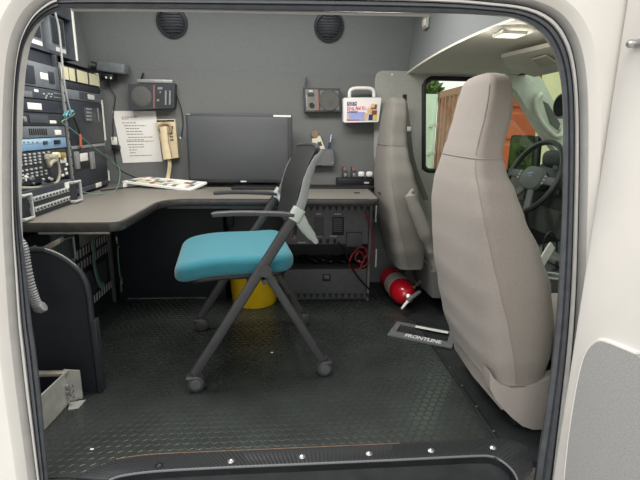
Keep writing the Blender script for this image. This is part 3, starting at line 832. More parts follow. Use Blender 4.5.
build('black_port', rbox(MB(), 51, 140, 57, 144, 'black', .006, .012), us[5])
mb = MB()
for k in range(4): rbox(mb, 20+k*4.5, 141.5, 21.2+k*4.5, 143, 'rack_grey', .003, .012)
build('knobs', mb, us[5])
# patch panel buttons: rows following the panel
for yy, n_ in ((153, 7), (156, 5), (159, 5), (162, 5), (167.5, 5), (171.5, 6), (174.5, 6)):
    for k in range(n_):
        p = rp(40, yy); build('button', MB().box((XR+.009, rp(18+k*4.9, 160).y, p.z), (.008, .016, .008), 'handle_grey', .002), us[6])
mb = MB()
for k in range(14): mb.lathe(rp(random.uniform(18, 60), random.uniform(176, 184), .005), (1, 0, 0), [(0, .007), (.008, .006), (.009, 0)], random.choice(['label_white', 'rack_grey', 'rack_rail']), 8)
for x, y in ((62, 160), (64, 163), (63, 168), (57, 170), (60, 174), (64, 172), (49, 178)): rbox(mb, x, y, x+2, y+2.5, 'label_white', .006, .005)
build('small_jacks', mb, us[6])
build('label', rbox(MB(), 58.5, 158, 64, 163, 'label_white', .006, .006), us[6])
build('brass_jack', rbox(MB(), 57.5, 152.5, 61, 158, 'brass', .02, .006, .003), us[6])
# upper shelf with two small dark screens above the near bay
ush = thing('overhead_cabinet', 'dark overhead cabinet with two small screens above the equipment racks', 'cabinet', (XR-.25, 2.3, 1.405))
mb = MB().bb((XR-.45, 1.75, 1.405), (XR-.01, 2.765, 1.42), 'rack_black').bb((XR-.45, 1.75, 1.42), (XR-.44, 2.765, 1.86), 'rack_dark').bb((XR-.45, 1.75, 1.80), (XR-.01, 2.765, 1.86), 'rack_black')
mb.bb((XR-.45, 2.745, 1.42), (XR-.01, 2.765, 1.80), 'rack_black')
build('shell', mb, ush)
build('front_post', MB().bb((XR-.01, 2.745, 1.405), (XR-.002, 2.762, 1.86), 'label_white', .002), ush)
build('fascia', MB().bb((XR-.03, 1.75, 1.60), (XR-.012, 2.742, 1.80), 'rack_black', .006), ush)
build('side_panel', MB().prism([(XR-.085, 2.766, 1.405), (XR-.085, YF-.006, 1.405), (XR-.085, YF-.02, 1.43), (XR-.085, 2.96, 1.86), (XR-.085, 2.766, 1.86)], (-.02, 0, 0), 'roof_fabric'), ush)
for x0, x1 in ((31, 50), (60, 72)):
    ya, yb = rp(x0, 45).y, rp(x1, 50).y
    p_ = build('screen_frame', MB().bb((XR-.09, ya-.015, 1.42), (XR-.035, yb+.02, 1.60), 'rack_grey', .004), ush)
    build('screen', MB().bb((XR-.037, ya, 1.465), (XR-.032, yb, 1.585), 'rack_dark', .002), p_)
    build('label', MB().bb((XR-.036, yb-.10, 1.43), (XR-.031, yb, 1.45), 'perf_light'), p_)
# far bay units, measured at x = 80
ylo, yhi = BAYF[0]+.026, BAYF[1]-.026
zt = zs(80, (70.5, 84, 91, 101, 145, 148.8, 187, 193))
U = [('label_strip', 'rack_dark'), ('blank_panel', 'rack_dark'), ('cassette_unit', 'rack_grey'), ('black_panel', 'rack_dark'), ('grey_bar', 'rack_rail'), ('lower_panel', 'rack_dark'), ('foot_panel', 'rack_black')]
vs_ = [unit(rf, nme, ylo, yhi, zt[i+1]+.0015, zt[i]-.001, m) for i, (nme, m) in enumerate(U)]
for x0, x1 in ((59, 66), (67, 72.5), (75, 85), (87, 96.5)):
    mb = MB(); a, b_ = rp(x0, 77), rp(x1, 77); mb.bb((XR+.012, a.y, zt[1]+.006), (XR+.014, b_.y, zt[0]-.004), 'cream'); build('label', mb, vs_[0])
mb = MB(); mb.bb((XR+.012, rp(77, 95).y, zt[3]+.008), (XR+.014, rp(92, 95).y, zt[2]-.006), 'rack_black')
build('door_flap', mb, vs_[2]); mb = MB(); mb.bb((XR+.014, rp(85, 95).y, zt[3]+.014), (XR+.017, rp(91, 95).y, zt[2]-.012), 'perf_light'); build('label', mb, vs_[2])
fr = build('meter_frame', rbox(MB(), 82, 108, 96, 122, 'rack_black', .006, .012), vs_[3])
mb = MB()
for k in range(4): rbox(mb, 83, 108+k*3.5, 88, 110+k*3.5, 'rack_rail', .003, .018)
rbox(mb, 94.5, 108, 95.3, 121, 'rack_rail', .003, .018); build('label_lines', mb, fr)
fr = build('bracket_frame', MB(), vs_[5]) if False else None
for x_ in (72, 87.5): build('side_bracket', rbox(MB(), x_, 151.5, x_+3.2, 169, 'rack_rail', .012, .012), vs_[5])
build('label', rbox(MB(), 77, 153, 85, 161, 'label_white', .004, .012), vs_[5]); build('module', rbox(MB(), 76.5, 151, 86.5, 168, 'black', .003, .012), vs_[5])
build('label', rbox(MB(), 93.5, 182.5, 99, 187, 'label_white', .004, .012), vs_[5])
build('white_segment', MB().bb((XR+.006, yhi+.004, zc_(109, 180)), (XR+.012, yhi+.024, zc_(109, 170)), 'label_white'), rf)
build('white_segment', MB().bb((XR+.006, yhi+.004, zc_(105, 140)), (XR+.012, yhi+.024, zc_(100, 100)), 'label_white'), rf)

# patch bay chassis with two handles, standing on the desk in front of the rack
cx_ = XR+.075
cp = lambda x, y: at(x, y, X=cx_)
a, b_ = cp(26, 205), cp(69, 195)
ch = thing('patch_chassis', 'silver and black patch bay chassis with handles at the foot of the near rack', 'electronics', (XR+.04, (a.y+b_.y)/2, ZD))
y0_, y1_ = cp(17, 214).y, cp(78, 196).y
build('chassis', MB().bb((XR+.014, y0_, ZD+.001), (cx_, y1_, ZD+.112), 'rack_dark', .004), ch)
for ya, yb in ((y0_+.005, y0_+.075), (y1_-.085, y1_-.01)):
    h0, h1 = ZD+.012, ZD+.104
    build('handle', MB().tube([(cx_, ya, h0), (cx_+.035, ya, h0), (cx_+.035, ya, h1), (cx_, ya, h1)] if False else [(cx_+.001, ya, h0), (cx_+.02, ya, h0), (cx_+.02, yb, h0), (cx_+.02, yb, h1), (cx_+.02, ya, h1), (cx_+.001, ya, h1)], .0075, 'handle_grey', 8), ch)
for r in range(2):
    mb = MB()
    for k in range(12):
        yy = y0_+.10+k*.030; zz = ZD+.075-r*.042
        mb.box((cx_+.005, yy, zz), (.012, .022, .020), 'handle_grey', .003)
        mb.box((cx_+.0115, yy, zz), (.002, .012, .009), 'rack_dark')
    build('jack_row', mb, ch)
build('label', MB().bb((cx_, y1_-.13, ZD+.083), (cx_+.004, y1_-.09, ZD+.108), 'label_white'), ch)

# cables of the racks
g = 'rack'
pts = [rp(x, y, .05) for x, y in ((55, 12), (59, 30), (62, 60), (64, 80), (67, 98), (71, 114))]
one('grey_cable', MB().tube(pts, .005, 'wire_grey', 8, smooth=5), 'grey cable hanging down the front of the racks', 'cable')
pts = [rp(x, y, .03) for x, y in ((63, 116), (66, 112), (72, 110), (74, 114), (68, 118), (62, 122), (70, 128), (85, 140), (100, 152), (113, 162))] + [V((-1.0, 2.95, .80)), V((-.98, 2.80, ZD+.006)), V((-1.0, 2.6, ZD+.006)), V((XR+.045, 2.52, ZD+.03))]
one('green_wire', MB().tube(pts, .0028, 'wire_green', 8, smooth=5), 'thin green wire looping from the racks down to the desk', 'wire')
pts = [rp(x, y, .035) for x, y in ((66, 116), (68, 112), (70, 111))]; 
one('cable_tie', MB().tube(pts, .004, 'wire_teal', 8, smooth=4).tube([rp(69, 116, .035), rp(71, 112, .035), rp(73, 111, .035)], .004, 'wire_teal', 8, smooth=4), 'light blue cable tie on the bundle between the racks', 'cable tie')
pts = [rp(x, y, .03) for x, y in ((74, 118), (78, 128), (80, 134))]
mb = MB().tube(pts, .005, 'black', 8, smooth=4).tube([rp(80, 134, .03), rp(80.5, 142, .03), rp(81, 147, .03)], .007, 'wire_orange', 8).tube([rp(81, 147, .03), rp(78, 152, .014)], .004, 'black', 8)
one('orange_connector_lead', mb, 'short black lead with orange sleeve on the far rack panel', 'cable')
pts = [rp(x, y, .05) for x, y in ((57, 160), (59, 168), (59, 178), (55, 184), (46, 187), (34, 188), (18, 188))]
bg = thing('beige_cable', 'thick beige cable with a large connector plugged into the near rack', 'cable', pts[0])
build('cord', MB().tube(pts, .007, 'wire_beige', 10, smooth=5), bg)
build('connector', MB().lathe(rp(46, 158, .008), (1, 0, 0), [(0, .019), (.025, .019), (.028, .015), (.05, .014), (.05, 0)], 'wire_beige', 16).tube([rp(47, 158, .05), rp(49, 166, .05), rp(52, 162, .05), rp(57, 160, .05)], .009, 'wire_beige', 10, smooth=4), bg)
build('collar', MB().lathe(rp(53, 155, .008), (1, 0, 0), [(0, .013), (.03, .013), (.03, 0)], 'cream', 12), bg)
pts = [V((-1.05, 2.75, ZD+.006)), V((-.98, 2.86, ZD+.006)), V((-.9, 2.97, ZD+.006)), V((-.86, 2.99, ZD+.02)), V((-.93, 3.02, ZD+.05)), at(118, 168, Y=3.12), at(114, 150, Y=3.13)]
one('black_wire', MB().tube(pts, .0035, 'black', 8, smooth=5), 'black wire running across the desk and up the wall beside the notice', 'wire')
pts = [at(x, y, Y=3.135) for x, y in ((106, 76), (110, 88), (115, 96), (114, 108), (113, 122), (113, 140))]
one('wall_wire', MB().tube(pts, .003, 'black', 8, smooth=5), 'thin dark wire running down the wall from the camera box', 'wire')
q = at(115, 144, Y=YF)
wsx = thing('wall_socket', 'small white and black wall socket left of the paper notice', 'socket', (q.x, YF-.02, q.z-.03))
build('plate', MB().box((q.x, YF-.008, q.z+.02), (.035, .016, .05), 'label_white', .003), wsx)
build('plug', MB().box((q.x+.012, YF-.02, q.z-.022), (.045, .04, .03), 'black', .004), wsx)

# camera box high on the wall
q = at(112, 68, Y=3.08)
cbx = thing('camera_box', 'dark grey camera box high on the wall above the racks', 'camera', q)
Mx = Matrix.Translation(q) @ Matrix.Rotation(radians(-9), 4, 'Z') @ Matrix.Rotation(radians(6), 4, 'Y')
build('housing', MB().box((.01, 0, 0), (.175, .09, .06), 'rack_grey', .012, 3, Mx), cbx)
build('lens', MB().cyl(Mx @ V((-.10, 0, .0)), Mx @ V((-.125, -.012, 0.003)), .022, 'rack_dark', 16), cbx)
build('base', MB().box((-.02, 0, -.055), (.08, .06, .04), 'black', .008, 2, Mx), cbx)
mb = MB()
for k in (0, .03): mb.box((-.02+k, -.031, -.06), (.01, .004, .012), 'label_white', .001, 1, Mx)
build('indicator_lights', mb, cbx)
# round roof speakers
for (x, y, lab) in ((172, 22, 'round dark ceiling speaker at the left of the raised roof wall'), (329, 26.5, 'round dark ceiling speaker at the right of the raised roof wall')):
    d = cf*F+cr*(x-320)-cu*(y-240); nU = V((0, .42, 1)).cross(V((1, 0, 0))).normalized() if False else V((0, -1, -.42)).normalized()
    P0 = upper(0, Zs0); t_ = (P0-CO).dot(nU)/d.dot(nU); p = CO+d*t_
    s_ = thing('roof_speaker', lab, 'speaker', p, group=None)
    build('ring', MB().lathe(p, nU, [(0, .092), (.012, .09), (.018, .078), (.014, .074), (.004, .072)], 'radio_dark', 36), s_)
    mb = MB().lathe(p, nU, [(.002, .073), (.014, .05), (.02, .03), (.023, 0)], 'rack_black', 36)
    build('grille', mb, s_)
    sx = V((1, 0, 0)); sy = nU.cross(sx); mb = MB()
    for k in range(-4, 5):
        w_ = sqrt(max(.0, .07**2-(k*.016)**2)); mb.tube([p+nU*.018+sx*w_+sy*k*.016, p+nU*.024+sy*k*.016, p+nU*.018-sx*w_+sy*k*.016], .0028, 'radio_dark', 6)
    build('grille_bars', mb, s_)

# ================================================================== THINGS ON THE FAR WALL
# paper notice
pq = [at(x, y, Y=YF-.004) for x, y in ((112.5, 111), (155.5, 111), (162.5, 161.5), (123, 163))]
pn = thing('paper_notice', 'white printed paper notice taped to the wall left of the telephone', 'paper', pq[3])
build('sheet', MB().prism(pq, (0, .002, 0), 'paper'), pn)
def pq_(u, v): 
    a = pq[0].lerp(pq[1], u); b = pq[3].lerp(pq[2], u); return a.lerp(b, v)
mb = MB(); vv = .12
lines = [(.18, .55, .11), (.18, .33, .145), (.17, .5, .22), (.2, .72, .275), (.23, .55, .33), (.23, .62, .385), (.23, .62, .44), (.25, .85, .50), (.2, .62, .55), (.2, .85, .58), (.2, .6, .64), (.22, .6, .69), (.22, .4, .745), (.22, .36, .80), (.2, .76, .86)]
for u0_, u1_, v in lines:
    u = u0_
    while u < u1_:
        w = random.uniform(.03, .09); a, b_, c_, d_ = pq_(u, v), pq_(min(u+w, u1_), v), pq_(min(u+w, u1_), v+.012), pq_(u, v+.012)
        mb.prism([a, b_, c_, d_], (0, -.0006, 0), 'ink'); u += w+.014
build('printed_lines', mb, pn)
# telephone
wq = lambda x, y, o=0: at(x, y, Y=YF-o)
tq = [wq(x, y, .045) for x, y in ((156, 119.5), (175, 119), (178.5, 157.5), (164, 160))]
tp = thing('wall_telephone', 'cream corded telephone on the wall right of the paper notice', 'telephone', tq[3])
build('body', MB().prism(tq, (0, .044, 0), 'phone_cream'), tp)
sg_ = build('sign_strip', MB().prism([wq(x, y, .046) for x, y in ((156.5, 120.2), (174, 119.8), (174.2, 121.6), (156.7, 122))], (0, .0015, 0), 'black'), tp)
build('cradle', MB().tube([wq(x, y, .055) for x, y in ((158.5, 131), (159.5, 126), (164, 123.5), (169, 124.5), (171, 129), (170, 133))], .008, 'phone_dark', 10, smooth=4), tp)
hs = [wq(x, y, .075) for x, y in ((163.3, 126.5), (164, 130), (165, 140), (166.5, 151), (168, 159))]
build('handset', MB().tube(hs, [.024, .024, .023, .022, .026, .028], 'phone_cream', 12, smooth=5, sq=(1, .8, (0, 1, 0))), tp)
kp = MB()
for r in range(4):
    for c in range(2):
        kp.box(wq(170+c*1.6+r*.35, 130+r*3.3, .047), (.008, .006, .011), 'ink', .002)
kp.box(wq(171.8, 127.5, .047), (.016, .006, .02), 'ink', .003); build('keypad', kp, tp)
cdp = [wq(168.5, 160, .07), wq(169, 164, .07), wq(168.5, 170, .07), wq(167.5, 176, .08), wq(166, 181, .12)]
dense = catmull(cdp, 14); coil = []
for i, p in enumerate(dense):
    for k in range(4): a = 2*pi*(i*4+k)/6; coil.append(p+V((.006*cos(a), .006*sin(a), 0)))
build('cord', MB().tube(coil, .0032, 'phone_cream', 6).tube([p+V((.012, 0, 0)) for p in cdp], .004, 'phone_cream', 8, smooth=4), tp)
# radios
def radio(name, label, quad, depth, leftface):
    t = thing(name, label, 'radio', quad[3]+V((0, depth/2, 0)))
    mb = MB(); mb.prism(quad, (0, depth, 0), 'radio_dark'); build('case', mb, t)
    return t
def q_in(quad, u, v, o):
    a = quad[0].lerp(quad[1], u); b = quad[3].lerp(quad[2], u); p = a.lerp(b, v); return p-V((0, o, 0))
def q_prism(quad, u0_, v0_, u1_, v1_, o, th, m): return MB().prism([q_in(quad, u0_, v0_, o), q_in(quad, u1_, v0_, o), q_in(quad, u1_, v1_, o), q_in(quad, u0_, v1_, o)], (0, th, 0), m)
Q = [wq(x, y, .075) for x, y in ((128, 84), (174.5, 83.5), (174, 108), (129, 110))]
ra = radio('intercom_radio', 'dark wall radio with a red stripe above the paper notice', Q, .074, 0)
c_ = q_in(Q, .28, .5, .002)
build('speaker_grille', MB().lathe(c_, (0, -1, 0), [(0, .062), (.003, .058), (.0035, .03), (.005, 0)], 'grille', 28), ra)
build('red_stripe', q_prism(Q, .545, .05, .57, .97, .002, .002, 'radio_red'), ra)
build('control_plate', q_prism(Q, .60, .06, .97, .94, .002, .002, 'rack_dark'), ra)
mb = MB()
for u_, v_, w_, h_ in ((.64, .14, .10, .09), (.62, .62, .05, .08), (.68, .30, .03, .07)): mb.v, mb.v; p = q_prism(Q, u_, v_, u_+w_, v_+h_, .005, .003, 'rack_rail'); mb.add(p.v, p.f, 'rack_rail')
for u_ in (.80, .89): p = q_prism(Q, u_, .28, u_+.035, .86, .006, .004, 'rack_rail'); mb.add(p.v, p.f, 'rack_rail')
build('controls', mb, ra)
build('top_bar', MB().bb(wq(137, 82.5, .075), wq(174, 80.3, .035), 'rack_rail', .003), ra)
build('antenna', MB().tube([wq(141, 81, .03), wq(143.5, 73, .03)], .006, 'black', 8), ra)
pts = [wq(x, y, .012) for x, y in ((175, 92), (178, 99), (181.5, 110), (183, 124), (181, 137))]
one('radio_wire', MB().tube(pts, .003, 'black', 8, smooth=5), 'thin black wire hanging from the radio beside the telephone', 'wire')
one('wall_hook', MB().lathe(wq(180.5, 138, 0), (0, -1, 0), [(0, .008), (.008, .006), (.01, 0)], 'white_plastic', 10), 'small white hook on the wall between telephone and monitor', 'hook')
Q = [wq(x, y, .06) for x, y in ((303.5, 87.5), (340, 88.5), (341, 111.5), (304.5, 112))]
rb = radio('weather_radio', 'small grey wall radio with round speaker beside the first aid kit', Q, .059, 1)
build('control_plate', q_prism(Q, .05, .07, .40, .94, .002, .002, 'radio_grey'), rb)
build('pink_stripe', q_prism(Q, .36, .07, .395, .94, .0035, .002, 'radio_red'), rb)
build('speaker_recess', q_prism(Q, .44, .10, .95, .92, .002, .002, 'console_grey'), rb)
c_ = q_in(Q, .69, .52, .004)
build('speaker_grille', MB().lathe(c_, (0, -1, 0), [(0, .066), (.004, .062), (.002, .055), (.005, .03), (.006, 0)], 'grille', 32), rb)
build('dial', MB().lathe(q_in(Q, .205, .72, .004), (0, -1, 0), [(0, .016), (.008, .015), (.008, .010), (.004, .010), (.004, 0)], 'black', 20), rb)
mb = MB()
for u_, v_, w_, h_, m_ in ((.14, .11, .10, .05, 'label_white'), (.10, .22, .18, .14, 'rack_dark'), (.05, .3, .04, .5, 'rack_rail'), (.20, .40, .08, .1, 'console_grey')):
    p = q_prism(Q, u_, v_, u_+w_, v_+h_, .005, .003, m_); mb.add(p.v, p.f, m_)
build('controls', mb, rb)
build('antenna', MB().tube([wq(305.5, 88, .03), wq(306.5, 77, .03)], .006, 'console_dark', 8), rb)
# first aid kit
Q = [wq(x, y, .107) for x, y in ((343.2, 97.8), (381.5, 97.5), (378.5, 122), (343.5, 122.5))]
fk = thing('first_aid_kit', 'white first aid kit case with handle on the wall beside the driver seat', 'first aid kit', Q[3])
kb_ = [V((p.x, 0, p.z)) for p in Q]
poly = round_poly([(p.x, p.z) for p in Q], .012, 4)
build('case', MB().prism([(p[0], Q[0].y, p[1]) for p in poly], (0, .074, 0), 'kit_white'), fk)
hd = [wq(x, y, .07) for x, y in ((349.5, 97.5), (350, 91), (354, 88.5), (362, 88), (370, 88.5), (373.5, 91), (374, 97.5))]
build('handle', MB().tube(hd, .011, 'kit_white', 10, smooth=5), fk)
lb = build('label', q_prism(Q, .09, .12, .93, .93, .0015, .0015, 'kit_pink'), fk)
build('blue_field', q_prism(Q, .09, .58, .60, .93, .0025, .001, 'kit_blue'), lb)
bd = build('blue_badge', q_prism(Q, .10, .16, .36, .32, .003, .001, 'navy'), lb)
ex = (Q[1]-Q[0]).normalized(); ey = V((0, 0, 1))
build('badge_text', MB().text('NORTH', q_in(Q, .12, .30, .0042), ex, ey, .030, 'kit_white', 0, width=(Q[1]-Q[0]).length*.22), bd)
build('title_text', MB().text('First Aid Kit', q_in(Q, .10, .49, .0035), ex, ey, .031, 'kit_red', 0, width=(Q[1]-Q[0]).length*.50, bold=.012), lb)
build('subtitle_text', MB().text('Outdoor', q_in(Q, .10, .61, .0045), ex, ey, .028, 'navy', 0, width=(Q[1]-Q[0]).length*.28, bold=.012), lb)
mb = MB()
for u_, v_, w_, h_, m_ in ((.74, .28, .16, .20, 'kit_brown'), (.66, .45, .14, .2, 'kit_tan'), (.78, .52, .14, .22, 'kit_brown'), (.58, .62, .10, .28, 'kit_tan'), (.70, .68, .12, .24, 'navy'), (.83, .7, .10, .22, 'kit_yellow'), (.60, .36, .10, .12, 'kit_pink')):
    p = q_prism(Q, u_, v_, u_+w_, v_+h_, .003+u_*.001, .001, m_); mb.add(p.v, p.f, m_)
for p in ((.79, .33), (.70, .50)):
    mb.lathe(q_in(Q, p[0], p[1], .0042), (0, -1, 0), [(0, .014), (.0005, .013), (.001, 0)], 'kit_tan', 14)
build('picture', mb, lb)
build('red_line', q_prism(Q, .10, .89, .44, .92, .0037, .001, 'kit_red'), lb)
build('lamp_icon', q_prism(Q, .11, .66, .155, .84, .0037, .001, 'kit_yellow'), lb)
build('lid_seam', MB().tube([Q[0]+V((.02, .02, .001)), Q[1]+V((-.02, .02, .001))], .003, 'rack_rail', 6), fk)

# document pocket with tag and pen
Q = [wq(x, y, .05) for x, y in ((310, 149), (334, 149), (334.5, 165.5), (311, 166.5))]
pk = thing('wall_pocket', 'grey wall pocket behind the chair back holding a tag and a pen', 'wall pocket', Q[3])
mb = MB().prism(Q, (0, .006, 0), 'console_grey').prism([Q[3], Q[2], Q[2]+V((0, .049, .0)), Q[3]+V((0, .049, 0))], (0, 0, .005), 'console_grey')
mb.prism([Q[0], Q[3], Q[3]+V((0, .049, 0)), Q[0]+V((0, .049, 0))], (.005, 0, 0), 'console_grey').prism([Q[1], Q[2], Q[2]+V((0, .049, 0)), Q[1]+V((0, .049, 0))], (-.005, 0, 0), 'console_grey')
build('pocket', mb, pk)
build('rivet', MB().lathe(q_in(Q, .93, .84, 0), (0, -1, 0), [(0, .007), (.004, .006), (.005, 0)], 'rack_rail', 10), pk)
tg = [wq(x, y, .03) for x, y in ((312, 138.5), (320, 135.5), (326, 151), (312, 153))]
tt = thing('paper_tag', 'cream paper tag with brown round top sticking out of the wall pocket', 'tag', tg[3])
build('card', MB().prism(tg, (0, .006, 0), 'tag_cream'), tt)
build('brown_cap', MB().lathe(wq(315, 134.5, .034), (0, 1, 0), [(0, .022), (.012, .026), (.018, .022), (.02, 0)], 'cork', 20), tt)
build('print', MB().prism([wq(x, y, .0305) for x, y in ((317, 142.5), (321, 141.5), (322.5, 145.5), (319, 146.5))], (0, .0005, 0), 'ink'), tt)
p0, p1 = wq(327, 156, .03), wq(331.5, 134.5, .03)
pe = thing('ballpoint_pen', 'dark blue pen standing in the wall pocket', 'pen', p0)
build('barrel', MB().cyl(p0, p0.lerp(p1, .8), .007, 'navy', 12), pe)
build('clip_end', MB().cyl(p0.lerp(p1, .8), p1, .006, 'kit_blue', 12), pe)
build('clip', MB().cyl(p0.lerp(p1, .65)+V((0, -.009, 0)), p0.lerp(p1, .86)+V((0, -.009, 0)), .003, 'white_plastic', 8), pe)

# ================================================================== ON THE DESK
# monitor
YM = 2.96
mq = [at(x, y, Y=YM) for x, y in ((187, 112.8), (292.3, 114), (292.3, 181), (187, 181.5))]
x0_, x1_ = mq[0].x*.5+mq[3].x*.5, mq[1].x*.5+mq[2].x*.5; z1_, z0_ = mq[0].z, ZD+.03
mo = thing('computer_monitor', 'large black flat screen monitor standing on the desk against the wall', 'monitor', ((x0_+x1_)/2, YM+.03, ZD))
build('housing', MB().bb((x0_, YM, z0_), (x1_, YM+.05, z1_), 'bezel', .006, 3), mo)
build('screen', MB().bb((x0_+.014, YM-.002, z0_+.02), (x1_-.03, YM+.004, z1_-.02), 'screen', .001), mo)
build('bezel_label', MB().bb(at(277+.0, 117, Y=YM-.002)-V((.065, 0, 0)), at(291.5, 114.6, Y=YM-.002)-V((0, .002, 0)), 'badge'), mo) if False else build('bezel_label', MB().bb((x1_-.115, YM-.003, z1_-.016), (x1_-.008, YM, z1_-.004), 'badge'), mo)
for k in range(3): pass
build('badge_left', MB().bb((x0_+.005, YM-.003, z1_-.012), (x0_+.03, YM, z1_-.004), 'rack_rail'), mo)
build('logo', MB().bb(((x0_+x1_)/2-.002, YM-.003, z0_+.005), ((x0_+x1_)/2+.034, YM, z0_+.013), 'badge'), mo)
build('neck', MB().bb(((x0_+x1_)/2-.06, YM+.05, ZD+.01), ((x0_+x1_)/2+.06, YM+.08, ZD+.28), 'bezel', .005), mo)
build('base', MB().bb(((x0_+x1_)/2-.05, YM-.11, ZD), ((x0_+x1_)/2+.23, YM+.12, ZD+.016), 'black', .006), mo)
for k, x in enumerate((-1, 1)): pass
# keyboard at the corner of the desk
kq = [at(122.5, 181, Z=ZD+.04), at(146, 176.5, Z=ZD+.062), at(207, 182, Y=2.925), at(190, 189.5, Z=ZD+.006)]
for p in kq: p.y = min(p.y, YF-.01)
ky = thing('keyboard', 'white keyboard with coloured keys lying on the desk below the paper notice', 'keyboard', (kq[0]+kq[2]).xy.to_3d()/2+V((0, 0, ZD)))
build('tray', MB().prism([p.copy() for p in kq], (0, 0, -.012), 'white_plastic'), ky)
for p in (kq[0], kq[1]): build('foot', MB().bb((p.x+.01, p.y-.03, ZD), (p.x+.03, p.y-.01, p.z-.012), 'white_plastic'), ky)
def kqp(u, v): return kq[0].lerp(kq[3], u).lerp(kq[1].lerp(kq[2], u), v)
for r in range(4):
    mb = MB()
    for c in range(14):
        a, b_, c_, d_ = kqp(.04+c*.066, .1+r*.2), kqp(.04+c*.066+.056, .1+r*.2), kqp(.04+c*.066+.056, .1+r*.2+.16), kqp(.04+c*.066, .1+r*.2+.16)
        mb.prism([a, b_, c_, d_], (0, 0, .006), random.choice(['label_white', 'perf_light', 'label_white', 'cream', 'handle_grey', 'radio_grey', 'radio_red', 'label_white', 'rack_rail']))
    build('key_row', mb, ky)
# black wrist rest in front of the keyboard
one('black_folder', MB().bb((-.36, 2.545, ZD), (.02, 2.69, ZD+.012), 'black', .004), 'thin black folder lying on the desk in front of the monitor', 'folder') if False else None
one('cable_box', MB().box(at(196, 186, Z=ZD)+V((.03, .05, .012)), (.12, .05, .024), 'console_dark', .006), 'small dark box on the desk between keyboard and monitor base', 'box')
# thin black tray at the right + power strip with plugs
a, b_ = at(306, 188.5, Z=ZD), at(374, 187, Z=ZD)
one('black_tray', MB().bb((a.x, a.y-.01, ZD), (b_.x, a.y+.13, ZD+.010), 'black', .004), 'thin black tray lying on the desk in front of the power strip', 'tray')
ps0 = at(358, 183, Z=ZD+.03)
pw_ = thing('power_strip', 'black power strip on the right end of the desk by the wall', 'power strip', (ps0.x, 3.09, ZD))
zt_ = ZD+.05
build('body', MB().bb((at(337, 183, Y=3.06).x, 3.06, ZD), (at(377, 183, Y=3.06).x, 3.135, zt_), 'black', .006), pw_)
build('labels', MB().bb(at(364, 183.5, Y=3.058), at(369, 182, Y=3.058)-V((0, .002, 0)), 'perf_light'), pw_)
for x, lab in ((361.2, 'white plug on the power strip, left of the pair'), (369.3, 'white plug on the power strip, right of the pair')):
    p = at(x, 175.5, Y=3.085)
    t = thing('plug', lab, 'plug', (p.x, p.y, zt_))
    build('body', MB().box((p.x, p.y, zt_+.026), (.042, .04, .036), 'white_plastic', .012, 3), t)
    build('base', MB().bb((p.x-.018, p.y-.018, zt_-.001), (p.x+.018, p.y+.018, zt_+.012), 'black', .003), t)
for x, lab in ((344.5, 'black radio handset with red top on the power strip, left one'), (353.2, 'black radio handset with red top on the power strip, right one')):
    p = at(x, 178, Y=3.09)
    t = thing('radio_handset', lab, 'radio', (p.x, p.y, zt_))
    build('body', MB().bb((p.x-.019, p.y-.014, zt_), (p.x+.019, p.y+.014, zt_+.048), 'radio_dark', .004), t)
    build('red_top', MB().bb((p.x-.008, p.y-.008, zt_+.048), (p.x+.008, p.y+.008, zt_+.066), 'radio_red', .003), t)
    build('antenna', MB().cyl((p.x-.014, p.y, zt_+.048), (p.x-.014, p.y, zt_+.075), .003, 'black', 8), t)
    build('dial_ring', MB().bb((p.x-.006, p.y-.017, zt_+.01), (p.x+.014, p.y-.013, zt_+.034), 'rack_rail', .002), t)

# ================================================================== UNDER THE DESK (left)
YA = 1.79
az = [at(x, y, Y=YA) for x, y in ((30, 250), (45, 251), (56, 255), (65, 260), (73, 266), (80, 273), (86, 285), (89, 300), (91, 320))]
xr = az[-1].x+.004
ap_ = [(-1.5, 0), (-1.5, az[0].z)] + [(p.x, p.z) for p in az] + [(xr, .2), (xr, 0)]
arch = thing('partition_panel', 'black partition panel with rounded corner and shiny rim under the desk end', 'panel', (-1.1, YA, 0))
build('sheet', MB().prism([(x, YA+.004, z) for x, z in ap_], (0, .02, 0), 'navy_black'), arch)
rim = [V((x, YA+.004, z)) for x, z in ap_[1:]]; rim[0].x = -1.45
build('rim', MB().tube(rim, .012, 'rim_black', 10, smooth=2), arch)
build('edge_post', MB().bb((xr-.002, YA-.008, 0), (xr+.016, YA+.03, az[-1].z), 'rim_black', .003), arch)
# low equipment frame behind the partition
XS = -1.06
sf = thing('floor_equipment_frame', 'dark slotted equipment frame standing under the desk behind the partition', 'equipment frame', (-1.25, 2.5, 0))
sy = lambda x, y: at(x, y, X=XS)
build('box', MB().bb((-1.5, 1.96, 0), (XS-.006, 2.84, .615), 'navy_black', .004), sf)
build('post', MB().bb((XS-.006, 2.15, .0), (XS+.012, 2.18, .64), 'rack_grey', .002), sf)
build('post', MB().bb((XS-.006, 2.81, .0), (XS+.012, 2.84, .655), 'console_dark', .002), sf)
for z_ in (.395, .33, .10):
    mb = MB()
    for k in range(15): 
        yy = 2.28+k*.037
        mb.add([V((XS-.004, yy, z_)), V((XS-.004, yy+.017, z_)), V((XS-.004, yy+.022, z_+.045)), V((XS-.004, yy+.005, z_+.045))], [(0, 1, 2, 3)], 'perf_light')
        mb.add([V((XS-.006, yy, z_)), V((XS-.006, yy+.017, z_)), V((XS-.006, yy+.022, z_+.045)), V((XS-.006, yy+.005, z_+.045))], [(3, 2, 1, 0)], 'perf_light')
    build('slot_row', mb, sf)
build('grey_module', MB().bb((XS-.006, 2.44, .45), (XS+.004, 2.80, .60), 'grey_box', .004), sf)
build('grey_module', MB().bb((XS-.006, 2.20, .42), (XS+.004, 2.38, .57), 'rack_grey', .004), sf)
build('cover_plate', MB().bb((XS-.006, 2.35, .17), (XS+.004, 2.75, .30), 'rack_black', .004), sf)
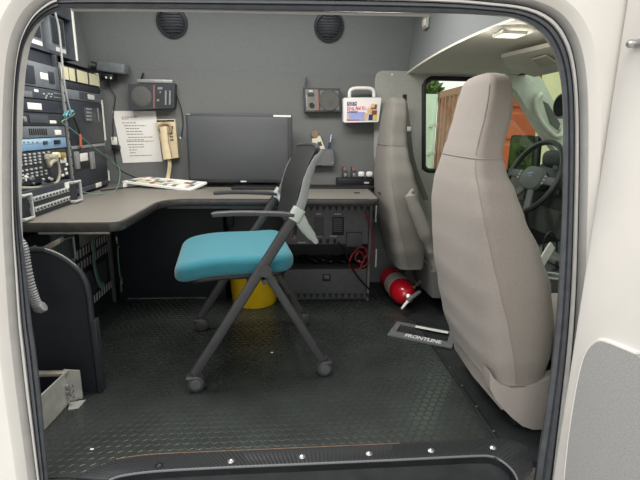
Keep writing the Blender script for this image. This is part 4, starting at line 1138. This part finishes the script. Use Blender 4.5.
build('pull_handle', MB().tube([(XS+.004, 2.24, .43), (XS+.03, 2.30, .43), (XS+.03, 2.30, .54), (XS+.004, 2.24, .54)], .006, 'chair_silver', 8), sf)
pts = [at(x, y, X=XS+.03) for x, y in ((92, 240), (94, 250), (94, 262), (97, 276), (100, 284), (104, 286))]
one('green_strap', MB().tube(pts, 1, 'wire_green', 8, smooth=5, sq=(.003, .02, (0, 1, 0))), 'faded green strap hanging in front of the slotted frame', 'strap')
pts = [at(x, y, X=XS+.045) for x, y in ((118, 232), (121, 240), (121, 246), (118, 247), (118, 255), (119, 268), (121, 278), (126, 278), (127, 283), (123, 284), (121, 279), (121.5, 292))]
one('green_rope', MB().tube(pts, .0042, 'wire_green', 8, smooth=5), 'pale green rope with a small loop hanging from the desk edge', 'rope')
mb = MB().tube([at(x, y, X=XS+.035) for x, y in ((117, 233), (119.5, 234), (120.5, 240), (119.5, 245), (117.5, 245), (116.5, 238), (117, 233))], .004, 'chair_silver', 8, smooth=3)
one('snap_hook', mb, 'silver snap hook hanging under the corner of the desk', 'hook')
# corrugated hose
pts = catmull([at(x, y, Y=1.72) for x, y in ((14, 236), (22, 246), (25, 262), (29, 282), (34, 298), (39, 308), (44, 306))], 12)
mb = MB(); rr_ = [(.020 if i % 2 else .0165) for i in range(len(pts))]
mb.tube(pts, rr_, 'hose_grey', 14)
one('corrugated_hose', mb, 'grey corrugated hose hanging down in front of the partition panel', 'hose')
# clutter under desk: steel bracket
mb = MB().prism([at(x, y, Y=1.84) for x, y in ((22, 258), (40, 248), (60, 238), (60, 243), (44, 253), (24, 264))], (0, .03, 0), 'zinc').tube([at(25, 252, Y=1.83), at(36, 247, Y=1.83)], .008, 'steel', 8)
one('steel_strut', mb, 'bare steel strut bracing the underside of the desk', 'bracket')

# aluminium bracket on the floor
p1 = at(44, 431, Z=0); p2 = at(70, 403, Z=0); d = (p2-p1).normalized(); p0 = p1-d*.05; nn = V((d.y, -d.x, 0))
al = thing('aluminium_bracket', 'bare aluminium bracket bolted to the floor inside the doorway', 'bracket', (p1+p2)/2)
hA = .135
build('plate', MB().prism([p0+V((0, 0, .002)), p2+V((0, 0, .002)), p2+V((0, 0, hA)), p0+V((0, 0, hA))], -nn*.006, 'aluminium'), al)
build('end_plate', MB().prism([p2+V((0, 0, .002))-nn*.01, p2+nn*.038+V((0, .03, .002)), p2+nn*.038+V((0, .03, hA-.01)), p2-nn*.01+V((0, 0, hA+.01))], (.0, .006, 0), 'aluminium'), al)
build('foot', MB().prism([p2, p2+nn*.055+V((0, .02, 0)), p2+nn*.05+V((0, -.04, 0)), p2-d*.05+nn*.02], (0, 0, .004), 'aluminium'), al)
build('top_bar', MB().bb((p2.x-.30, p2.y-.012, hA-.012), (p2.x+.006, p2.y+.012, hA+.004), 'zinc', .003), al)
for k in range(3): build('bolt', MB().lathe(p2+nn*.001-d*.012+V((0, 0, .035+.024*k)), nn, [(0, .009), (.012, .009), (.014, .005), (.026, .005), (.026, 0)], 'steel', 10), al)

# ================================================================== OFFICE CHAIR
CH = V((-.13, 2.117, 0)); rzc = atan2(-.13, -.991)
oc = thing('office_chair', 'office chair with blue fabric seat and black mesh back standing in the aisle', 'chair', CH, rzc)
def cpart(name, mb, par=oc): return build(name, mb, par, local=True)
for s in (1, -1):
    y = .30*s
    fl_ = cpart('front_leg', MB().tube([(.285, y, .075), (-.145, y, .745)], 1, 'chair_frame', 14, sq=(.0125, .021, (0, 0, 1))))
    cpart('rear_leg', MB().tube([(.005, y-.026*s, .51), (-.02, y-.026*s, .49), (-.262, y-.026*s, .072)], 1, 'chair_frame', 14, sq=(.0115, .018, (0, 0, 1))))
    cpart('pivot_joint', MB().cyl((-.012, y-.045*s, .51), (-.012, y+.016*s, .51), .026, 'chair_frame', 18))
    cpart('armrest', MB().tube([(-.13, y, .735), (-.06, y, .742), (.08, y, .748), (.17, y, .746), (.19, y, .742)], [.95, 1, 1, 1, 1, .9, .7], 'chair_frame', 12, smooth=3, sq=(.019, .010, (0, 0, 1))))
    cpart('joint_clamp', MB().tube([(-.128, y, .715), (-.155, y, .76)], 1, 'chair_silver', 14, sq=(.016, .027, (0, 0, 1))))
    up_ = [(-.152, y-.010*s, .745), (-.172, y-.020*s, .80), (-.190, y-.036*s, .87), (-.222, y-.052*s, .94), (-.258, y-.060*s, .985)]
    cpart('back_upright', MB().tube(up_, [1.15, 1.1, 1, .9, .75, .5], 'chair_grey', 12, smooth=5, sq=(.0075, .0165, (1, 0, 0))))
    cpart('lower_fin', MB().tube([(-.148, y-.005*s, .735), (-.172, y-.015*s, .69), (-.205, y-.03*s, .645), (-.235, y-.04*s, .605)], [1, 1, .95, .9, .8, .7, .5, .3], 'chair_silver', 12, smooth=4, sq=(.010, .024, (1, 0, 0))))
    for cxx, cz in ((.285, 1), (-.268, -1)):
        yy = y if cz > 0 else y-.026*s
        c_ = cpart('caster', MB().lathe((cxx-.004, yy-.026, .036), (0, 1, 0), [(0, .024), (.003, .033), (.008, .036), (.021, .036), (.0235, .029), (.0285, .029), (.031, .036), (.044, .036), (.049, .033), (.052, .024)], 'chair_frame', 26))
        build('hub_cap', MB().lathe((cxx-.004, yy+.026*s, .036), (0, s, 0), [(0, .022), (.002, .02), (.003, 0)], 'console_dark', 20), c_, local=True)
        build('fork', MB().tube([(cxx-.002, yy, .045), (cxx-.002*cz, yy, .085)], [.017, .02], 'chair_frame', 14).box((cxx+.012*cz, yy, .062), (.05, .05, .016), 'chair_frame', .006), c_, local=True)
# seat cushion with waterfall front
def cushion(lo, hi, m, bev, seg, drop):
    b = bmesh.new(); bmesh.ops.create_cube(b, size=1)
    L = [hi[i]-lo[i] for i in range(3)]; C_ = [(hi[i]+lo[i])/2 for i in range(3)]
    for v in b.verts: v.co = V([v.co[i]*L[i] for i in range(3)])
    ve = [e for e in b.edges if abs((e.verts[0].co-e.verts[1].co).z) > L[2]*.9]
    bmesh.ops.bevel(b, geom=ve, offset=.075, segments=8, profile=.5, affect='EDGES')
    he = [e for e in b.edges if abs((e.verts[0].co-e.verts[1].co).z) < 1e-5 and len(e.link_faces) == 2 and e.calc_face_angle(0) > .8]
    bmesh.ops.bevel(b, geom=he, offset=bev, segments=seg, profile=.5, affect='EDGES')
    bmesh.ops.subdivide_edges(b, edges=[e for e in b.edges if e.calc_length() > .09], cuts=6, use_grid_fill=True)
    bmesh.ops.triangulate(b, faces=[f for f in b.faces if len(f.verts) > 4])
    bmesh.ops.subdivide_edges(b, edges=[e for e in b.edges if e.calc_length() > .09], cuts=3, use_grid_fill=True)
    for v in b.verts:
        u = v.co.x/L[0]*2
        v.co += V(C_); f_ = max(0, (v.co.x-.14)/.2)
        v.co.z -= drop*f_*f_ ; v.co.z += .010*max(0, -u-.4)
    bmesh.ops.triangulate(b, faces=b.faces[:])
    mb = MB(); mb.bm(b, m); b.free(); return mb
cpart('seat', cushion((-.145, -.262, .474), (.352, .262, .556), 'blue_fabric', .034, 6, .03))
cpart('seat_pan', cushion((-.12, -.24, .455), (.31, .24, .476), 'black', .008, 2, .028))
cpart('cross_bar', MB().cyl((-.012, -.29, .5-.045), (-.012, .29, .5-.045), .012, 'chair_frame', 12))
cpart('cross_bar', MB().cyl((-.20, -.27, .185), (-.20, .27, .185), .010, 'chair_frame', 12))
def backf(a, b_):
    v = -1+2*a; z = .635+(.985-.635)*b_
    if b_ <= .32: u = -.150-.02*(b_/.32)
    else: t = (b_-.32)/.68; u = -.170-.08*t**1.7
    u -= .030*(1-v*v); hw = .266-.032*b_**1.2
    z2 = z + .012*(1-v*v)*b_
    return V((u+.022, v*hw, z2)), V((-1, 0, .1))
mb = MB().slab(backf, 20, 18, .018, 'chair_mesh'); cpart('mesh_back', mb)
tr = [backf(a/20, 1)[0]+V((-.008, 0, .002)) for a in range(21)]
cpart('top_rail', MB().tube(tr, .011, 'chair_frame', 10))
tr = [backf(a/20, 0)[0]+V((-.008, 0, 0)) for a in range(21)]
cpart('bottom_rail', MB().tube(tr, .010, 'chair_frame', 10))

# ================================================================== FLOOR THINGS
# yellow bucket
b0 = at(252, 306, Z=0); bx, by = b0.x+.01, b0.y+.085
yb = thing('yellow_bucket', 'yellow plastic bucket on the floor under the desk behind the chair', 'bucket', (bx, by, 0))
build('pail', MB().lathe((bx, by, 0), (0, 0, 1), [(0, .132), (.006, .137), (.29, .157), (.30, .163), (.315, .163), (.315, .154), (.29, .150), (.012, .128), (.012, 0)], 'yellow', 40), yb)
build('black_label', MB().loft([[V((bx+r_*cos(a), by+r_*sin(a), z_)) for a in [radians(-103+k*4) for k in range(6)]] for r_, z_ in ((.1495, .16), (.1535, .225))], 'black', cap=False, closed=False), yb)
build('bail_handle', MB().tube([V((bx+.165*cos(a), by-.165*abs(sin(a))*.55-.01, .30-.05*sin(a))) for a in [pi*k/16 for k in range(17)]], .004, 'steel', 8), yb)
# fire extinguisher
e0, e1 = at(390.5, 276.5, Z=.085), at(407, 296, Z=.085)
ax = (e1-e0).normalized(); Lx = (e1-e0).length
R0 = .078
fe = thing('fire_extinguisher', 'red fire extinguisher lying on the floor behind the driver seat', 'fire extinguisher', ((e0+e1)/2).xy.to_3d())
off = V((0, 0, R0+.002-.085)); e0 += off; e1 += off
build('cylinder', MB().lathe(e0, ax, [(0, .0), (.001, .055), (.01, R0), (Lx*.80, R0), (Lx*.86, R0*.95), (Lx*.93, R0*.78), (Lx*.99, R0*.5), (Lx*1.02, .02), (Lx*1.05, .018), (Lx*1.05, 0)], 'red_gloss', 36), fe)
build('label', MB().lathe(e0, ax, [(Lx*.36, R0+.0005), (Lx*.36, R0+.0012), (Lx*.66, R0+.0012), (Lx*.66, R0+.0005)], 'foil_label', 36), fe)
hv = e0+ax*Lx*1.05
build('valve', MB().cyl(hv-ax*.01, hv+ax*.035, .017, 'steel', 16), fe)
sd = V((.62, .50, .30)).normalized()
build('lever', MB().tube([hv+ax*.04-sd*.02+V((0, 0, .01)), hv+ax*.045+sd*.10+V((0, 0, .0))], 1, 'console_grey', 10, sq=(.013, .007)), fe)
for k in (.05, .08, .11): build('knob', MB().lathe(hv+sd*k+V((0, 0, .035)), sd, [(0, 0), (.004, .009), (.012, .011), (.020, .009), (.024, 0)], 'steel', 14), fe)
build('nozzle', MB().cyl(hv+ax*.028, hv+ax*.045-sd*.085+V((0, 0, .0)), .011, 'label_white', 14, .007), fe)
build('gauge', MB().lathe(hv+ax*.012-V((0, 0, -.012)), V((-.2, -.8, .5)), [(0, .016), (.012, .016), (.014, .013), (.014, 0)], 'steel', 18), fe)
# licence plate frame
lq = [at(x, y, Z=.008) for x, y in ((387.5, 334.5), (397, 321.5), (456, 332.5), (452, 348))]
lf = thing('licence_plate_frame', 'black licence plate frame with chrome lettering lying flat on the mat by the passenger seat', 'licence plate frame', sum(lq, V())/4)
def lp_(u, v): return lq[0].lerp(lq[3], u).lerp(lq[1].lerp(lq[2], u), v)
for z in lq: z.z = .0015
mb = MB()
for u0_, v0_, u1_, v1_ in ((0, 0, 1, .3), (0, .86, 1, 1), (0, .3, .09, .86), (.91, .3, 1, .86)):
    mb.prism([lp_(u0_, v0_), lp_(u1_, v0_), lp_(u1_, v1_), lp_(u0_, v1_)], (0, 0, .008), 'console_grey')
build('frame', mb, lf)
ex = (lq[3]-lq[0]).normalized(); ey = (lq[1]-lq[0]); ey = (ey-ex*ey.dot(ex)).normalized()
mb = MB().text('FRONTLINE', lp_(.26, .07)+V((0, 0, .0102)), ex, ey, .052, 'white_plastic', 0, width=(lq[3]-lq[0]).length*.56, bold=.025)
build('lettering', mb, lf)
build('chrome_strip', MB().prism([lp_(.34, .80)+V((0, 0, .008)), lp_(.88, .80)+V((0, 0, .008)), lp_(.88, .93)+V((0, 0, .008)), lp_(.34, .93)+V((0, 0, .008))], (0, 0, .002), 'white_plastic'), lf)
# paper scraps
for i, (x, y) in enumerate(((272, 353), (92, 450))):
    p = at(x, y, Z=.0015)
    one('paper_scrap', MB().box(p+V((0, 0, .003)), (.012, .007, .004), 'label_white', .0015), ('tiny white paper scrap on the mat under the chair', 'tiny white paper scrap on the mat near the bracket')[i], 'scrap')

# ================================================================== OUTSIDE
GZ = -.75
struct('ground', MB().bb((-30, -30, GZ-.05), (40, 60, GZ), 'asphalt'))
def container(name, label, a, b_, z1, m, depth, vert, posts=None):
    a = V(a); b_ = V(b_); d = (b_-a).normalized(); L = (b_-a).length; nb = V((-d.y, d.x, 0)); nb = nb if nb.dot(a-CO) > 0 else -nb
    t = thing(name, label, 'shipping container', ((a+b_)/2).xy.to_3d()+V((0, 0, GZ)))
    mb = MB()
    if vert:
        pr = []; k = 0; x = 0
        while x < L: 
            o = .0 if k % 4 in (0, 1) else .04; pr.append((x, o)); x += .07 if k % 2 == 0 else .05; k += 1
        pr.append((L, 0))
        lo_ = [a+d*x+nb*o for x, o in pr]
        vs = [V((p.x, p.y, GZ+.12)) for p in lo_]+[V((p.x, p.y, z1-.1)) for p in lo_]; n_ = len(lo_)
        mb.add(vs, [(i, i+1, n_+i+1, n_+i) for i in range(n_-1)], m)
    else:
        h = GZ+.12; k = 0; vs = []; zz = []
        while h < z1-.1: zz += [(h, 0), (h+.30, 0), (h+.33, .03), (h+.37, .03)]; h += .40
        zz.append((z1-.1, 0)); n_ = len(zz)
        vs = [a+nb*o+V((0, 0, z-a.z)) for z, o in zz]+[b_+nb*o+V((0, 0, z-b_.z)) for z, o in zz]
        mb.add(vs, [(i, i+1, n_+i+1, n_+i) for i in range(n_-1)], m)
    f1 = [a, b_, b_+nb*depth, a+nb*depth]
    build('side_wall', mb, t)
    fr_ = MB()
    for p in (a, b_): fr_.prism([V((p.x, p.y, GZ)), V((p.x, p.y, GZ))+d*.1, V((p.x, p.y, GZ))+d*.1+nb*.1, V((p.x, p.y, GZ))+nb*.1], (0, 0, z1-GZ), m)
    for z in (GZ, z1-.12): fr_.prism([V((p.x, p.y, z)) for p in (a, b_, b_+nb*.1, a+nb*.1)], (0, 0, .12), m)
    build('frame', fr_, t)
    build('shell', MB().prism([V((p.x, p.y, GZ+.02))+nb*.06 for p in f1], (0, 0, z1-GZ-.04), m), t)
    return t, a, b_, nb, d
A0, A1 = at(436, 130, Y=9.2), at(462, 130, Y=7.6)
tA, a, b_, nb, d = container('shipping_container', 'brown corrugated shipping container seen left in the driver window', (A0.x, A0.y, 0), (A1.x, A1.y, 0), at(437, 92, Y=9.2).z, 'container_brown', 2.4, True)
B0 = at(462, 130, Y=6.2); B1 = B0+V((.93, -.36, 0))*2.4
tB, *_ = container('shipping_container', 'orange red shipping container seen right in the driver window', (B0.x, B0.y, 0), (B1.x, B1.y, 0), 1.95, 'container_red', 1.2, False)
# pale green gate post at the left of the window
G0 = at(425, 130, Y=8.6); G1 = at(435, 130, Y=8.6)
gp = thing('green_gate', 'pale green steel gate with hinges at the left edge of the driver window', 'gate', (G0.x, 8.6, GZ))
build('leaf', MB().bb((G0.x-.3, 8.6, GZ+.1), (G1.x, 8.66, at(430, 94, Y=8.6).z), 'container_green', .01), gp)
for z in (.0, .5, 1.0, 1.5): build('hinge', MB().bb((G1.x-.12, 8.56, z-.4), (G1.x+.02, 8.6, z-.33), 'label_white', .005), gp)
build('post', MB().bb((G1.x-.06, 8.56, GZ), (G1.x, 8.62, at(430, 94, Y=8.6).z), 'container_green', .01), gp)
# pale building ahead
W0 = at(537, 120, Y=4.6)
bu = thing('pale_building', 'pale yellow building beyond the windscreen', 'building', (5.5, 4.8, GZ))
wl = [V((W0.x, 4.6, GZ)), V((12, 4.6, GZ)), V((12, 5.0, GZ)), V((W0.x+.3, 5.0, GZ))]
build('wall', MB().prism(wl, (0, 0, 3.9), 'pale_wall'), bu)
build('roof', MB().prism([p+V((0, 0, 3.9)) for p in wl], (0, 0, .1), 'headliner'), bu)
# shrubs behind the van side, mirrored in the door mirror, and one above the gate
def shrub(label, c, rx, ry, rz, n_, seed):
    random.seed(seed)
    t = thing('shrub', label, 'shrub', (c[0], c[1], GZ))
    mb = MB()
    for i in range(n_):
        a = random.uniform(0, 2*pi); z = random.uniform(-1, 1); r = random.uniform(.75, 1)
        p = V((c[0]+rx*r*sqrt(1-z*z)*cos(a), c[1]+ry*r*sqrt(1-z*z)*sin(a), c[2]+rz*r*z))
        d1_ = V((random.uniform(-1, 1), random.uniform(-1, 1), random.uniform(-1, 1))).normalized(); d2_ = d1_.orthogonal().normalized(); s = random.uniform(.07, .13)
        mb.add([p-d1_*s, p+d2_*s*.5, p+d1_*s, p-d2_*s*.5], [(0, 1, 2, 3)], 'leaf')
    b = bmesh.new(); bmesh.ops.create_icosphere(b, subdivisions=2, radius=1)
    for v in b.verts: v.co = V((c[0]+v.co.x*rx*.82, c[1]+v.co.y*ry*.82, c[2]+v.co.z*rz*.82))
    mb.bm(b, 'leaf'); b.free()
    build('foliage', mb, t); build('trunk', MB().cyl((c[0], c[1], GZ), (c[0], c[1], c[2]), .08, 'bark', 10), t)
shrub('green shrub behind the pale green gate', (at(431, 84, Y=11).x, 11.0, at(431, 93, Y=11).z), .26, .3, .3, 260, 3)
shrub('green shrub beside the van reflected in the door mirror', (-1.9, 5.9, .9), 1.7, 1.3, 1.7, 2200, 4)

# ================================================================== LIGHT
w = bpy.data.worlds.new('sky'); SC.world = w; w.use_nodes = True
nt = w.node_tree; bg_ = nt.nodes['Background']
tc = nt.nodes.new('ShaderNodeTexCoord'); sx_ = nt.nodes.new('ShaderNodeSeparateXYZ'); rp_ = nt.nodes.new('ShaderNodeValToRGB')
nt.links.new(tc.outputs['Generated'], sx_.inputs[0]); nt.links.new(sx_.outputs['Z'], rp_.inputs[0])
rp_.color_ramp.elements[0].color = (.90, .89, .84, 1); rp_.color_ramp.elements[1].color = (.88, .90, .94, 1)
nt.links.new(rp_.outputs[0], bg_.inputs[0]); bg_.inputs[1].default_value = .85
# fill lamp and its housing, added out of view to brighten the interior
def area(name, loc, rot, sx, sy, e, c=(1, .97, .92)):
    l = bpy.data.lights.new(name, 'AREA'); l.shape = 'RECTANGLE'; l.size = sx; l.size_y = sy; l.energy = e; l.color = c
    o = bpy.data.objects.new(name, l); COL.objects.link(o); o.location = loc; o.rotation_euler = rot
    return o
rl = thing('added_fill_lamp', 'long white fill lamp added out of view on the raised roof above the aisle', 'ceiling lamp', (-.3, 2.1, 1.87))
build('housing', MB().bb((-1.12, 1.78, 1.87), (.52, 2.42, Zs1), 'white_plastic', .008), rl)
area('added_fill_light', (-.3, 2.1, 1.865), (0, 0, 0), 1.6, .6, 24)
pl_ = bpy.data.lights.new('dome_lamp_light', 'POINT'); pl_.energy = .8; pl_.shadow_soft_size = .05; pl_.color = (1, .95, .85)
po = bpy.data.objects.new('dome_lamp_light', pl_); COL.objects.link(po); po.location = (dl.location.x, dl.location.y, dl.location.z-.06)
sun = bpy.data.lights.new('sun', 'SUN'); sun.energy = .6; sun.angle = radians(40); sun.color = (1, .97, .92)
so = bpy.data.objects.new('sun', sun); COL.objects.link(so); so.rotation_euler = (radians(48), 0, radians(-25))

SC.view_settings.view_transform = 'Standard'; SC.view_settings.look = 'None'; SC.view_settings.gamma = 1
SC.view_settings.use_curve_mapping = False
SC.view_settings.exposure = .9
